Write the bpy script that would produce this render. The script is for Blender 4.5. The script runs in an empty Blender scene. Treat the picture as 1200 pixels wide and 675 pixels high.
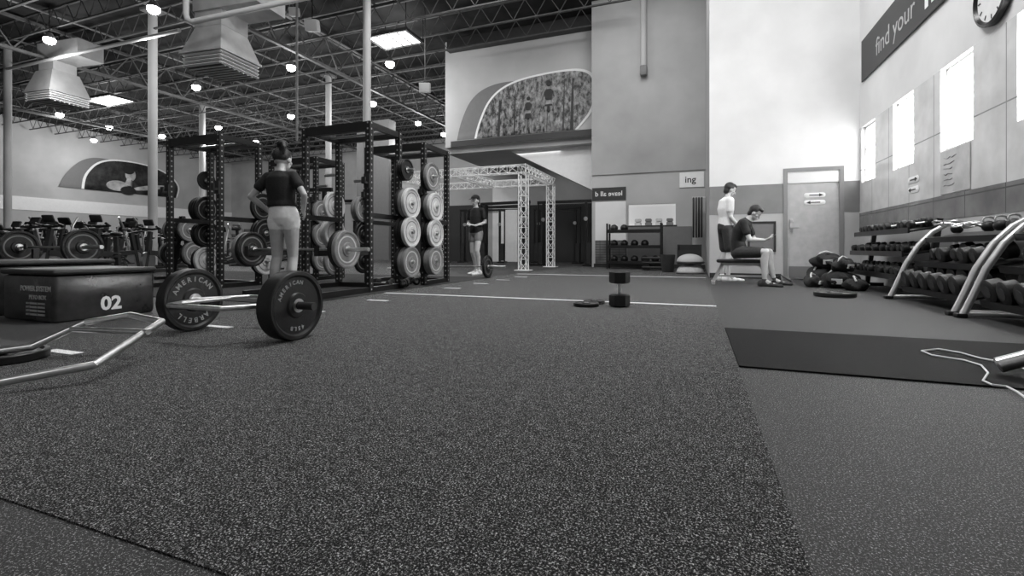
import bpy, math, random
from mathutils import Vector as V, Matrix, Euler
random.seed(7)
sc=bpy.context.scene
COL=sc.collection
# ---------------------------------------------------------------- survey helper: bearing + reach -> ground position
def at(u,d):
    a=(u-600)/560.0
    return (d*(-.3584+.9336*a), d*(.9336+.3584*a))
# ---------------------------------------------------------------- materials
def mat(name,c,rough=.6,metal=0,var=.0,scale=8,bump=0,emit=0,spec=None,detail=4):
    m=bpy.data.materials.new(name); m.use_nodes=True
    nt=m.node_tree; b=nt.nodes['Principled BSDF']
    b.inputs['Base Color'].default_value=(c,c,c,1)
    b.inputs['Roughness'].default_value=rough; b.inputs['Metallic'].default_value=metal
    if spec is not None: b.inputs['Specular IOR Level'].default_value=spec
    if emit:
        b.inputs['Emission Color'].default_value=(1,1,1,1); b.inputs['Emission Strength'].default_value=emit
    tc=nt.nodes.new('ShaderNodeTexCoord'); n=nt.nodes.new('ShaderNodeTexNoise')
    n.inputs['Scale'].default_value=scale; n.inputs['Detail'].default_value=detail
    nt.links.new(tc.outputs['Object'],n.inputs['Vector'])
    r=nt.nodes.new('ShaderNodeValToRGB')
    lo=max(0,c*(1-var)); hi=min(1,c*(1+var))
    r.color_ramp.elements[0].position=.3; r.color_ramp.elements[0].color=(lo,lo,lo,1)
    r.color_ramp.elements[1].position=.7; r.color_ramp.elements[1].color=(hi,hi,hi,1)
    nt.links.new(n.outputs['Fac'],r.inputs['Fac']); nt.links.new(r.outputs['Color'],b.inputs['Base Color'])
    if bump:
        bp=nt.nodes.new('ShaderNodeBump'); bp.inputs['Strength'].default_value=bump; bp.inputs['Distance'].default_value=.01
        nt.links.new(n.outputs['Fac'],bp.inputs['Height']); nt.links.new(bp.outputs['Normal'],b.inputs['Normal'])
    return m
def speckle(name,base,fleck,scale,thr,rough=.85,bump=.3,big=.25,lo=None,spec=.3,bigscale=1.3,wd=.08,detail=3,bdist=.01):
    m=mat(name,base,rough,spec=spec); nt=m.node_tree; b=nt.nodes['Principled BSDF']
    tc=nt.nodes.new('ShaderNodeTexCoord')
    n1=nt.nodes.new('ShaderNodeTexNoise'); n1.inputs['Scale'].default_value=scale; n1.inputs['Detail'].default_value=detail; n1.inputs['Roughness'].default_value=.8
    n2=nt.nodes.new('ShaderNodeTexNoise'); n2.inputs['Scale'].default_value=bigscale; n2.inputs['Detail'].default_value=6; n2.inputs['Roughness'].default_value=.75
    nt.links.new(tc.outputs['Object'],n1.inputs['Vector']); nt.links.new(tc.outputs['Object'],n2.inputs['Vector'])
    r=nt.nodes.new('ShaderNodeValToRGB'); e=r.color_ramp.elements
    l=base*.3 if lo is None else lo
    e[0].position=thr-wd*1.3; e[0].color=(l,l,l,1); e[1].position=thr+wd; e[1].color=(fleck,fleck,fleck,1)
    k=e.new(thr-.01); k.color=(base,base,base,1)
    nt.links.new(n1.outputs['Fac'],r.inputs['Fac'])
    mr=nt.nodes.new('ShaderNodeMapRange'); mr.inputs['From Min'].default_value=.35; mr.inputs['From Max'].default_value=.65
    mr.inputs['To Min'].default_value=1-big; mr.inputs['To Max'].default_value=1+big
    nt.links.new(n2.outputs['Fac'],mr.inputs['Value'])
    mx=nt.nodes.new('ShaderNodeMix'); mx.data_type='RGBA'; mx.blend_type='MULTIPLY'; mx.inputs[0].default_value=1
    nt.links.new(r.outputs['Color'],mx.inputs[6]); nt.links.new(mr.outputs['Result'],mx.inputs[7])
    nt.links.new(mx.outputs[2],b.inputs['Base Color'])
    bp=nt.nodes.new('ShaderNodeBump'); bp.inputs['Strength'].default_value=bump; bp.inputs['Distance'].default_value=bdist
    nt.links.new(n1.outputs['Fac'],bp.inputs['Height']); nt.links.new(bp.outputs['Normal'],b.inputs['Normal'])
    return m
def tiles(name,c,mort,w,h,var=.12,rot=(0,0,0),rough=.35,loc=(0,0,0)):
    m=mat(name,c,rough,var=var,scale=3,detail=9); nt=m.node_tree; b=nt.nodes['Principled BSDF']
    tc=nt.nodes.new('ShaderNodeTexCoord'); mp=nt.nodes.new('ShaderNodeMapping'); mp.inputs['Rotation'].default_value=rot; mp.inputs['Location'].default_value=loc
    br=nt.nodes.new('ShaderNodeTexBrick'); br.offset=0; br.inputs['Scale'].default_value=1
    br.inputs['Brick Width'].default_value=w; br.inputs['Row Height'].default_value=h; br.inputs['Mortar Size'].default_value=.008
    br.inputs['Mortar'].default_value=(mort,)*3+(1,)
    nt.links.new(tc.outputs['Object'],mp.inputs['Vector']); nt.links.new(mp.outputs['Vector'],br.inputs['Vector'])
    src=[l for l in nt.links if l.to_socket==b.inputs['Base Color']][0].from_socket
    nt.links.new(src,br.inputs['Color1']); nt.links.new(src,br.inputs['Color2'])
    nt.links.new(br.outputs['Color'],b.inputs['Base Color'])
    return m
def pictmat(name,lo,hi,scale,stretch=(1,1,1)):
    m=mat(name,.3,.5); nt=m.node_tree; b=nt.nodes['Principled BSDF']
    tc=nt.nodes.new('ShaderNodeTexCoord'); mp=nt.nodes.new('ShaderNodeMapping'); mp.inputs['Scale'].default_value=stretch
    n=nt.nodes.new('ShaderNodeTexNoise'); n.inputs['Scale'].default_value=scale; n.inputs['Detail'].default_value=9; n.inputs['Roughness'].default_value=.75
    r=nt.nodes.new('ShaderNodeValToRGB'); r.color_ramp.elements[0].position=.42; r.color_ramp.elements[1].position=.66
    r.color_ramp.elements[0].color=(lo,lo,lo,1); r.color_ramp.elements[1].color=(hi,hi,hi,1)
    nt.links.new(tc.outputs['Object'],mp.inputs['Vector']); nt.links.new(mp.outputs['Vector'],n.inputs['Vector'])
    nt.links.new(n.outputs['Fac'],r.inputs['Fac']); nt.links.new(r.outputs['Color'],b.inputs['Base Color'])
    return m
def uprightmat():
    m=mat('rack_upright_paint',.008,.4); nt=m.node_tree; b=nt.nodes['Principled BSDF']
    tc=nt.nodes.new('ShaderNodeTexCoord'); sp=nt.nodes.new('ShaderNodeSeparateXYZ'); nt.links.new(tc.outputs['Object'],sp.inputs[0])
    def mth(op,a,bv=None):
        n=nt.nodes.new('ShaderNodeMath'); n.operation=op
        for i,x in enumerate((a,bv)):
            if x is None: continue
            if isinstance(x,(int,float)): n.inputs[i].default_value=x
            else: nt.links.new(x,n.inputs[i])
        return n.outputs[0]
    mn=mth('MINIMUM',mth('ABSOLUTE',sp.outputs[0]),mth('ABSOLUTE',sp.outputs[1]))
    z=mth('SUBTRACT',mth('FLOORED_MODULO',sp.outputs[2],.08),.04)
    d2=mth('ADD',mth('MULTIPLY',mn,mn),mth('MULTIPLY',z,z))
    f=mth('LESS_THAN',d2,.012**2)
    mx=nt.nodes.new('ShaderNodeMix'); mx.data_type='RGBA'; nt.links.new(f,mx.inputs[0])
    mx.inputs[6].default_value=(.008,.008,.008,1); mx.inputs[7].default_value=(.38,.38,.38,1)
    nt.links.new(mx.outputs[2],b.inputs['Base Color']); return m
BLK=mat('black_powder_coat',.008,.32,var=.2)
DRK=mat('dark_grey_plastic',.020,.5,var=.2)
RUB=mat('black_rubber',.008,.45,var=.3,scale=60,bump=.1,spec=.4)
UPM=uprightmat()
STEEL=mat('brushed_steel',.7,.28,1,var=.1,scale=40)
SILV=mat('silver_tube_paint',.6,.3,.6,var=.05)
WHT=mat('white_paint',.82,.6,var=.03)
DUCT=mat('galvanised_duct',.58,.45,.0,var=.15,scale=3)
DUCTD=mat('dull_galvanised_duct',.26,.45,.0,var=.12,scale=3)
LTG=mat('light_grey_bumper_rubber',.55,.55,var=.12,scale=20)
MIDP=mat('mid_grey_bumper_rubber',.18,.55,var=.12,scale=20)
MIDG=mat('mid_grey_paint',.16,.6,var=.05)
VINYL=mat('black_vinyl',.014,.35,var=.15,scale=30)
TURF=speckle('turf_pile',.060,.80,210,.560,big=.40,bump=.75,lo=.008,spec=.15,bigscale=30,wd=.078,detail=4)
FLR=speckle('rubber_floor',.032,.48,205,.575,big=.24,rough=.62,spec=.3,bump=.3,lo=.009,bigscale=22,wd=.07,detail=3,bdist=.006)
MATM=speckle('dark_mat_rubber',.004,.02,140,.6,rough=.75,spec=.15)
def smudge(name,lo,hi,scale=.8,rough=.7):
    return mat(name,(lo+hi)/2,rough,var=(hi-lo)/(hi+lo),scale=scale,detail=8)
WW=smudge('white_wall',.66,.84,.7)
WG=smudge('grey_wall',.30,.42,.7)
WM=smudge('mural_wall_grey',.36,.54,.35)
WL=smudge('light_grey_wall',.38,.50,.7)
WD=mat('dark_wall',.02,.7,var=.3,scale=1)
CEIL=mat('roof_deck',.024,.9,var=.4,scale=1.5,spec=.1)
JST=mat('joist_steel',.065,.6,var=.2,spec=.3)
TILEL=tiles('marbled_tile',.64,.24,.765,1.02,var=.15,rot=(0,math.pi/2,math.pi/2),rough=.2)
TILED=tiles('dark_tile',.17,.07,.765,.6,var=.3,rot=(0,math.pi/2,math.pi/2),rough=.2)
BANDM=mat('grey_band',.18,.5,var=.12,detail=8,scale=3)
LAMP=mat('lamp_glow',1,emit=25)
SKYL=mat('skylight_glow',1,emit=5)
WINM=mat('window_daylight',1,emit=5)
SKIN=mat('skin',.46,.5,var=.05,scale=20)
SKIND=mat('lightly_tanned_skin',.42,.5,var=.08,scale=20)
BLKC=mat('black_cotton',.009,.85,var=.3,scale=60,bump=.2)
WHTC=mat('white_cotton',.8,.85,var=.05,scale=40,bump=.2)
GRYC=mat('pale_shorts_cloth',.8,.85,var=.05,scale=40,bump=.2)
DGC=mat('dark_grey_cloth',.03,.85,var=.2,scale=40,bump=.2)
HAIR=mat('dark_hair',.01,.5,var=.5,scale=90,bump=.5)
SIGND=mat('dark_sign',.030,.5,var=.05)
LETW=mat('white_lettering',.88,.6)
LETG=mat('grey_lettering',.5,.6)
CAPM=mat('dull_end_cap',.03,.5)
# ---------------------------------------------------------------- mesh builder
class MB:
    def __init__(s): s.v=[]; s.f=[]
    def add(s,vs,fs):
        o=len(s.v); s.v+= [tuple(x) for x in vs]; s.f+=[tuple(i+o for i in f) for f in fs]; return s
    def box(s,c,sz,rot=None):
        c=V(c); R=Euler(rot).to_matrix() if rot else Matrix.Identity(3)
        vs=[c+R@V((x*sz[0]/2,y*sz[1]/2,z*sz[2]/2)) for x in(-1,1) for y in(-1,1) for z in(-1,1)]
        return s.add(vs,[(0,1,3,2),(4,6,7,5),(0,4,5,1),(2,3,7,6),(0,2,6,4),(1,5,7,3)])
    def bbox(s,a,b): return s.box([(a[i]+b[i])/2 for i in range(3)],[abs(b[i]-a[i]) for i in range(3)])
    def rbox(s,c,sz,bev,rot=None):
        c=V(c); R=Euler(rot).to_matrix() if rot else Matrix.Identity(3)
        x,y,z=[q/2 for q in sz]; b=bev; bz=min(b,z*.9); n=3; pr=[]
        for (cx,cy,a0) in((x-b,y-b,0),(-x+b,y-b,90),(-x+b,-y+b,180),(x-b,-y+b,270)):
            for k in range(n+1):
                a=math.radians(a0+90*k/n); pr.append((cx,cy,math.cos(a),math.sin(a)))
        vs=[];N=len(pr)
        for (zz,k) in((-z,0),(-z+bz*.3,.7),(-z+bz,1),(z-bz,1),(z-bz*.3,.7),(z,0)):
            for (cx,cy,ca,sa) in pr: vs.append(c+R@V((cx+b*k*ca,cy+b*k*sa,zz)))
        fs=[tuple(reversed(range(N)))]
        for r in range(5):
            for i in range(N): fs.append((r*N+i,r*N+(i+1)%N,(r+1)*N+(i+1)%N,(r+1)*N+i))
        fs.append(tuple(range(5*N,6*N))); return s.add(vs,fs)
    def basis(s,d):
        d=d.normalized(); a=V((0,0,1)) if abs(d.z)<.9 else V((1,0,0))
        x=d.cross(a).normalized(); return x,x.cross(d).normalized()
    def cyl(s,p,q,r,r2=None,n=16,ph=0):
        p=V(p);q=V(q); r2=r if r2 is None else r2; x,y=s.basis(q-p); vs=[]
        for (c,rr) in((p,r),(q,r2)):
            for i in range(n):
                a=2*math.pi*i/n+ph; vs.append(c+x*rr*math.cos(a)+y*rr*math.sin(a))
        fs=[(i,(i+1)%n,n+(i+1)%n,n+i) for i in range(n)]+[tuple(reversed(range(n))),tuple(range(n,2*n))]
        return s.add(vs,fs)
    def bar(s,p,q,w): return s.cyl(p,q,w*.707,n=4,ph=math.pi/4)
    def tube(s,pts,r,n=10):
        pts=[V(p) for p in pts]; vs=[]
        x=None
        for i,p in enumerate(pts):
            t=(pts[min(i+1,len(pts)-1)]-pts[max(i-1,0)]).normalized()
            if x is None: x,_=s.basis(t)
            x=(x-t*x.dot(t)).normalized(); y=t.cross(x)
            for k in range(n):
                a=2*math.pi*k/n; vs.append(p+x*r*math.cos(a)+y*r*math.sin(a))
        fs=[]
        for i in range(len(pts)-1):
            for k in range(n): fs.append((i*n+k,i*n+(k+1)%n,(i+1)*n+(k+1)%n,(i+1)*n+k))
        fs+= [tuple(reversed(range(n))),tuple(range((len(pts)-1)*n,len(pts)*n))]
        return s.add(vs,fs)
    def lathe(s,prof,o=(0,0,0),ax=(1,0,0),n=40,closed=True):
        o=V(o);ax=V(ax).normalized();x,y=s.basis(ax);vs=[]
        for (t,r) in prof:
            for i in range(n):
                a=2*math.pi*i/n; vs.append(o+ax*t+x*r*math.cos(a)+y*r*math.sin(a))
        m=len(prof);fs=[]
        for j in range(m if closed else m-1):
            k=(j+1)%m
            for i in range(n): fs.append((j*n+i,j*n+(i+1)%n,k*n+(i+1)%n,k*n+i))
        if not closed: fs+=[tuple(reversed(range(n))),tuple(range((m-1)*n,m*n))]
        return s.add(vs,fs)
    def ell(s,c,r,B=None,n=16,m=10,z0=-1.0,lump=0,flat=None):
        c=V(c); B=[V(b).normalized() for b in (B or ((1,0,0),(0,1,0),(0,0,1)))]
        vs=[];t0=math.asin(z0); p1,p2=random.uniform(0,6),random.uniform(0,6)
        for j in range(m+1):
            t=t0+(math.pi/2-t0)*j/m
            rr=max(math.cos(t),1e-3)
            for i in range(n):
                a=2*math.pi*i/n; k=1+lump*(math.sin(3*a+p1)*math.cos(2*t+p2)+.6*math.sin(5*a+4*t+p2)*rr)
                q=c+(B[0]*r[0]*rr*math.cos(a)+B[1]*r[1]*rr*math.sin(a)+B[2]*r[2]*math.sin(t))*k
                if flat is not None: q.z=max(q.z,flat)
                vs.append(q)
        fs=[]
        for j in range(m):
            for i in range(n): fs.append((j*n+i,j*n+(i+1)%n,(j+1)*n+(i+1)%n,(j+1)*n+i))
        fs+= [tuple(reversed(range(n))),tuple(range(m*n,(m+1)*n))]
        return s.add(vs,fs)
    def limb(s,pts,rs,n=14):
        pts=[V(p) for p in pts]
        for i,p in enumerate(pts): s.ell(p,(rs[i],)*3,n=12,m=8)
        for i in range(len(pts)-1): s.cyl(pts[i],pts[i+1],rs[i],rs[i+1],n=n)
        return s
    def loft(s,secs,side,n=20):
        side=V(side).normalized(); vs=[]
        for i,(c,rx,ry) in enumerate(secs):
            t=(V(secs[min(i+1,len(secs)-1)][0])-V(secs[max(i-1,0)][0])).normalized()
            d=t.cross(side).normalized()
            for k in range(n):
                a=2*math.pi*k/n; vs.append(V(c)+side*rx*math.cos(a)+d*ry*math.sin(a))
        fs=[]
        for i in range(len(secs)-1):
            for k in range(n): fs.append((i*n+k,i*n+(k+1)%n,(i+1)*n+(k+1)%n,(i+1)*n+k))
        fs+= [tuple(reversed(range(n))),tuple(range((len(secs)-1)*n,len(secs)*n))]
        return s.add(vs,fs)
    def mesh(s,name,m):
        import bmesh
        me=bpy.data.meshes.new(name); me.from_pydata(s.v,[],s.f)
        b=bmesh.new(); b.from_mesh(me); bmesh.ops.recalc_face_normals(b,faces=b.faces); b.to_mesh(me); b.free()
        for p in me.polygons: p.use_smooth=True
        try: me.set_sharp_from_angle(angle=math.radians(35))
        except Exception: pass
        me.materials.append(m); return me
def link(o,parent=None):
    COL.objects.link(o)
    if parent: o.parent=parent
    return o
def obj(name,mb,m,parent=None,loc=(0,0,0),rot=(0,0,0),label=None,cat=None,group=None,kind=None):
    me=mb if isinstance(mb,bpy.types.Mesh) else mb.mesh(name,m)
    o=bpy.data.objects.new(name,me); o.location=loc; o.rotation_euler=rot; link(o,parent)
    meta(o,label,cat,group,kind); return o
def meta(o,label=None,cat=None,group=None,kind=None):
    if label:o['label']=label
    if cat:o['category']=cat
    if group:o['group']=group
    if kind:o['kind']=kind
def thing(name,label,cat,loc=(0,0,0),rz=0,group=None,rot=None):
    o=bpy.data.objects.new(name,None); o.empty_display_size=.1; o.location=loc; o.rotation_euler=rot or (0,0,rz); link(o)
    meta(o,label,cat,group); return o
def dup(root,loc,rot=None,label=None,scale=None,group=None):
    def rec(o,par):
        c=o.copy(); COL.objects.link(c)
        if par: c.parent=par; c.matrix_parent_inverse=o.matrix_parent_inverse.copy()
        for ch in list(o.children):
            if ch is not c: rec(ch,c)
        return c
    c=rec(root,None); c.location=loc
    if rot is not None: c.rotation_euler=rot
    if label: c['label']=label
    if scale: c.scale=scale
    if group: c['group']=group
    return c
def textmesh(s,size,m,M,parent=None,name='lettering',mirror=False,ext=.002,bold=0,label=None,spacing=1,align='CENTER'):
    cu=bpy.data.curves.new(name,'FONT'); cu.body=s; cu.size=size; cu.extrude=ext; cu.offset=bold
    cu.align_x=align; cu.align_y='CENTER'; cu.resolution_u=3; cu.space_character=spacing
    t=bpy.data.objects.new('tmp',cu); COL.objects.link(t)
    dg=bpy.context.evaluated_depsgraph_get(); dg.update()
    me=bpy.data.meshes.new_from_object(t.evaluated_get(dg)); bpy.data.objects.remove(t)
    if mirror: me.transform(Matrix.Diagonal((-1,1,1,1)))
    me.transform(M); me.materials.clear(); me.materials.append(m)
    o=bpy.data.objects.new(name,me); link(o,parent)
    if label:o['label']=label
    return o
def TM(x,y,z,loc): # columns
    M=Matrix((x,y,z)).transposed().to_4x4(); M.translation=V(loc); return M
FX=lambda loc:TM((0,1,0),(0,0,1),(1,0,0),loc)      # faces +x
FNX=lambda loc:TM((0,-1,0),(0,0,1),(-1,0,0),loc)   # faces -x
FNY=lambda loc:TM((1,0,0),(0,0,1),(0,-1,0),loc)    # faces -y
ST='structure'
def wallbox(name,a,b,m): return obj(name,MB().bbox(a,b),m,kind=ST)
# ================================================================ ROOM
XR=2.85; YA=10.6; XC=.27; YB=15.; YC=16.; XL=-37.6; YF=30.; ZC=8.4
wallbox('floor',(XL-.2,-3.2,-.2),(XR+.2,YF+.2,0),FLR)
wallbox('ceiling',(XL-.2,-3.2,ZC),(XR+.2,YF+.2,ZC+.2),CEIL)
wins=[(5.2,5.95),(6.72,7.47),(8.26,9.0),(9.79,10.5)]
mb=MB().bbox((XR,-3,2.82),(XR+.2,YA,ZC)); obj('wall_right_upper',mb,WW,kind=ST)
mb=MB().bbox((XR,-3,0),(XR+.2,YA,.95)); obj('wall_right_base',mb,WL,kind=ST)
mb=MB().bbox((XR-.005,-3,.95),(XR+.2,YA,1.25)); obj('wall_right_band',mb,TILED,kind=ST)
mb=MB().bbox((XR,-3,1.25),(XR+.2,YA,1.8)); prev=-3
for (a,b) in wins: mb.bbox((XR,prev,1.8),(XR+.2,a,2.82)); prev=b
mb.bbox((XR,prev,1.8),(XR+.2,YA,2.82)); obj('wall_right_tiled',mb,TILEL,kind=ST)
for i,(a,b) in enumerate(wins):
    w=obj('window_%d'%(i+1),MB().bbox((XR+.10,a,1.8),(XR+.12,b,2.82)),WINM,kind=ST)
    f=MB()
    for (p,q) in (((a,1.8),(a+.03,2.82)),((b-.03,1.8),(b,2.82)),((a,1.8),(b,1.83)),((a,2.79),(b,2.82)),((a,2.4),(b,2.42))):
        f.bbox((XR+.06,p[0],p[1]),(XR+.1,q[0],q[1]))
    obj('window_frame',f,WHT,parent=w)
wallbox('wall_back_door_upper',(XC,YA,1.86),(XR+.2,YA+.2,ZC),WW)
mb=MB().bbox((XC,YA-.005,1.28),(1.6,YA+.2,1.86)).bbox((2.6,YA-.005,1.28),(XR,YA+.2,1.86)); obj('wall_back_door_band',mb,BANDM,kind=ST)
mb=MB().bbox((XC,YA,0),(1.6,YA+.2,1.28)).bbox((2.6,YA,0),(XR,YA+.2,1.28)); obj('wall_back_door_lower',mb,WL,kind=ST)
wallbox('wall_alcove_side',(XC,YA+.2,0),(XC+.2,YB+.2,ZC),WG)
wallbox('wall_alcove_back_upper',(-3.06,YB,2.9),(XC,YB+.2,ZC),WG)
mb=MB().bbox((-3.06,YB+.04,0),(XC,YB+.24,1.3)).bbox((-3.06,YB+.04,1.95),(XC,YB+.24,2.9)).bbox((-3.06,YB+.04,1.3),(-1.95,YB+.24,1.95)).bbox((-.55,YB+.04,1.3),(XC,YB+.24,1.95)); obj('wall_alcove_back_lower',mb,WL,kind=ST)
NI=mat('niche_white_glow',.75,.6,emit=.2)  # white niche walls emit faintly, standing in for light inside
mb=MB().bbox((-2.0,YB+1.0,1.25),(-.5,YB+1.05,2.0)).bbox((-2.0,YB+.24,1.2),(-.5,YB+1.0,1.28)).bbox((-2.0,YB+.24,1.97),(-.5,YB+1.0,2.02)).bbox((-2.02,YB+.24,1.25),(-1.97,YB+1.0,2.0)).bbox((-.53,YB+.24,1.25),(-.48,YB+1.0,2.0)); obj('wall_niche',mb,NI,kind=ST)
wallbox('wall_mural',(-8.65,YC,4.4),(-3.06,YC+.2,ZC),WM)
wallbox('wall_mural_return',(-3.06,YB+1.1,0),(-2.86,20,ZC),WG)
wallbox('wall_hall_side',(-8.85,YC,4.4),(-8.65,YF,ZC),WL)
wallbox('wall_under_mezzanine',(-14,20,0),(-2.9,20.2,4.2),WG)
wallbox('wall_mezzanine_soffit',(-8.85,YC+.2,4.2),(-2.86,20.2,4.4),WL)
wallbox('wall_far',(XL,YF,0),(-8.65,YF+.2,ZC),WG)
wallbox('wall_left',(XL-.2,-3,0),(XL,YF,ZC),WL)
wallbox('wall_behind',(XL,-3.2,0),(XR+.2,-3,ZC),WG)
wallbox('baseboard_back',(XC,YA-.02,0),(1.56,YA,.1),DRK)
wallbox('baseboard_alcove',(-3.0,YB+.02,0),(XC,YB+.04,.12),DRK)
wallbox('trim_1',(XL,8,2.9),(XL+.04,YF,3.7),WHT)
wallbox('trim_2',(-8.6,YC-.03,4.4),(-3.06,YC,4.62),SIGND)
wallbox('trim_8',(-8.65,YC-.25,7.95),(XC,YC-.0,8.39),DRK)
# door
door=obj('door_1',MB().bbox((1.67,YA+.02,.01),(2.53,YA+.07,2.08)),mat('door_paint',.42,.5,var=.1,detail=8),kind=ST)
obj('door_frame',MB().bbox((1.6,YA-.02,0),(1.67,YA+.12,2.15)).bbox((2.53,YA-.02,0),(2.6,YA+.12,2.15)).bbox((1.67,YA-.02,2.08),(2.53,YA+.12,2.15)).bbox((1.6,YA+.12,0),(2.6,YA+.2,2.15)),mat('door_frame_paint',.2,.5),parent=door)
h=MB().cyl((1.74,YA+.02,1.0),(1.74,YA-.04,1.0),.028).tube([(1.74,YA-.04,1.0),(1.86,YA-.045,1.0)],.011).bbox((1.715,YA+.0,.93),(1.765,YA+.02,1.17))
obj('door_handle',h,STEEL,parent=door)
obj('deadbolt',MB().cyl((1.74,YA+.02,1.13),(1.74,YA-.02,1.13),.03),STEEL,parent=door)
obj('kick_plate',MB().bbox((1.7,YA+.01,.03),(2.5,YA+.02,.25)),MIDG,parent=door)
def plaque(loc,mf,w=.36,h=.09,cat='sign',flip=1):
    t=thing('arrow_plaque','small pale rounded arrow plaque fixed to the wall',cat,loc)
    m=MB().rbox((0,0,0),(w,h,.012),.04); me=m.mesh('plate_body',LETW); me.transform(mf((0,0,0)))
    obj('plate_body',me,None,parent=t)
    m=MB().bbox((-w*.25,-h*.1,.006),(w*.25,h*.1,.009)).add([(flip*w*.2,-h*.34,.006),(flip*w*.4,0,.006),(flip*w*.2,h*.34,.006),(flip*w*.2,-h*.34,.009),(flip*w*.4,0,.009),(flip*w*.2,h*.34,.009)],[(0,2,1),(3,4,5),(0,1,4,3),(1,2,5,4),(2,0,3,5)])
    me=m.mesh('arrow',BLK); me.transform(mf((0,0,0))); obj('arrow',me,None,parent=t)
for k,z in enumerate((1.62,1.48)):
    plaque((2.13,YA+.012,z),FNY,flip=1-2*k)
    plaque((XR-.006,8.25,z-.06),FNX,cat='sign',flip=1-2*k)
t=thing('framed_panel','dark framed notice panel on wall behind the bench','panel',(1.22,YA-.02,.83))
obj('frame',MB().bbox((-.25,-.02,-.3),(-.21,.015,.3)).bbox((.21,-.02,-.3),(.25,.015,.3)).bbox((-.21,-.02,-.3),(.21,.015,-.26)).bbox((-.21,-.02,.26),(.21,.015,.3)),DRK,parent=t)
obj('panel_face',MB().bbox((-.21,-.005,-.26),(.21,.012,.26)),MIDG,parent=t)
t=thing('glass_board','pale glass writing board with faint marker scribbles','board',(XR-.008,7.1,1.52))
obj('board_panel',MB().bbox((-.004,-.34,-.26),(.004,.34,.26)),mat('board_glass',.5,.2,var=.15,scale=5,detail=8),parent=t)
s=MB()
for k in range(6):
    pts=[(-.007,.25-j*.05,.17-k*.065+random.uniform(-.012,.012)) for j in range(random.randint(5,9))]
    s.tube(pts,.003,n=5)
obj('marker_scribble',s,MIDG,parent=t)
t=thing('wall_banner','long dark banner high on white wall with white lettering','banner',(XR-.02,7.4,3.99))
obj('banner_panel',MB().bbox((-.01,-3.4,-.37),(.01,3.0,.37)),SIGND,parent=t)
textmesh('find your',.42,LETG,FNX((-.013,2.25,-.05)),t,align='LEFT',ext=.001)
textmesh('life',.85,LETW,FNX((-.013,.46,.02)),t,align='LEFT',ext=.001,bold=.012)
t=thing('wall_clock','round wall clock with black rim and white face','clock',(XR-.04,6.28,3.18))
obj('clock_rim',MB().lathe([(.0,.27),(.0,.31),(.05,.31),(.06,.28),(.03,.26)],o=(0.03,0,0),ax=(-1,0,0)),BLK,parent=t)
obj('clock_face',MB().cyl((.03,0,0),(.0,0,0),.265,n=40),WHT,parent=t)
m=MB()
for k in range(12):
    a=k*math.pi/6; m.box((-.003,.22*math.sin(a),.22*math.cos(a)),(.004,.012,.045),rot=(-a,0,0))
obj('hour_marks',m,BLK,parent=t)
m=MB().box((-.008,.05,.05),(.004,.016,.16),rot=(-.8,0,0)).box((-.008,-.03,.09),(.004,.012,.2),rot=(.35,0,0))
obj('clock_hands',m,BLK,parent=t)
# ---------------- turf and mats
turf=obj('artificial_turf',MB().bbox((-3.9,.63,0.0005),(.2,15,.004)),TURF,label='long strip of dense speckled artificial turf with white yard lines',cat='turf',kind='stuff')
LINE=speckle('turf_line_paint',.7,.95,170,.5,lo=.45)
obj('cross_line',MB().bbox((-3.87,5.32,.0042),(.2,5.385,.007)),LINE,parent=turf)
obj('cross_line',MB().bbox((-3.87,10.4,.0042),(.2,10.48,.007)),LINE,parent=turf)
for y in (1.64,2.59,3.55,4.55,6.35,7.35,8.35,9.35):
    obj('yard_tick',MB().bbox((-3.52,y-.03,.0042),(-3.26,y+.03,.007)),LINE,parent=turf)
obj('rubber_mat',MB().bbox((.205,2.66,.0005),(2.8,3.9,.009)),MATM,label='dark smooth rubber mat lying across the speckled floor',cat='mat')
obj('rack_floor_mat',MB().bbox((-14,3.9,.0005),(-3.92,9,.008)),speckle('rack_mat_rubber',.03,.16,140,.57),label='dark rubber flooring beneath the power racks',cat='mat')
# ---------------- murals
def flat(t,name,m,mf,pts,dz,th=.01):
    n=len(pts); vs=[(x,z,dz) for x,z in pts]+[(x,z,dz+th) for x,z in pts]
    b=MB().add(vs,[(i,(i+1)%n,n+(i+1)%n,n+i) for i in range(n)]+[tuple(range(n)),tuple(range(n,2*n))])
    me=b.mesh(name,m); me.transform(mf((0,0,0))); return obj(name,me,None,parent=t)
def smooth(pts,k=3):
    for _ in range(k):
        q=[]
        for i in range(len(pts)):
            a=pts[i];b=pts[(i+1)%len(pts)]
            if a[1]<=lowz+1e-6 and b[1]<=lowz+1e-6: q+= [a,b]; continue
            pa=(a[0]*.75+b[0]*.25,a[1]*.75+b[1]*.25); pb=(a[0]*.25+b[0]*.75,a[1]*.25+b[1]*.75)
            if a[1]<=lowz+1e-6: pa=a
            if b[1]<=lowz+1e-6: pb=b
            q+=[pa,pb]
        pts=q
    return pts
lowz=-.45
t=thing('wall_mural_picture','wide low oval forest photograph with pale rim and grey swoosh','mural',(-5.3,YC-.001,5.1))
flat(t,'grey_swoosh',MIDG,FNY,smooth([(-3.05,lowz),(-2.9,.2),(-2.45,1.1),(-1.6,1.5),(-.3,1.48),(.9,1.1),(1.2,lowz)]),0)
flat(t,'pale_edge',WHT,FNY,smooth([(-2.32,lowz),(-2.2,.05),(-1.75,1.0),(-.9,1.5),(.6,1.66),(1.95,1.62),(2.3,.95),(2.1,.1),(1.55,lowz)]),.012)
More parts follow.
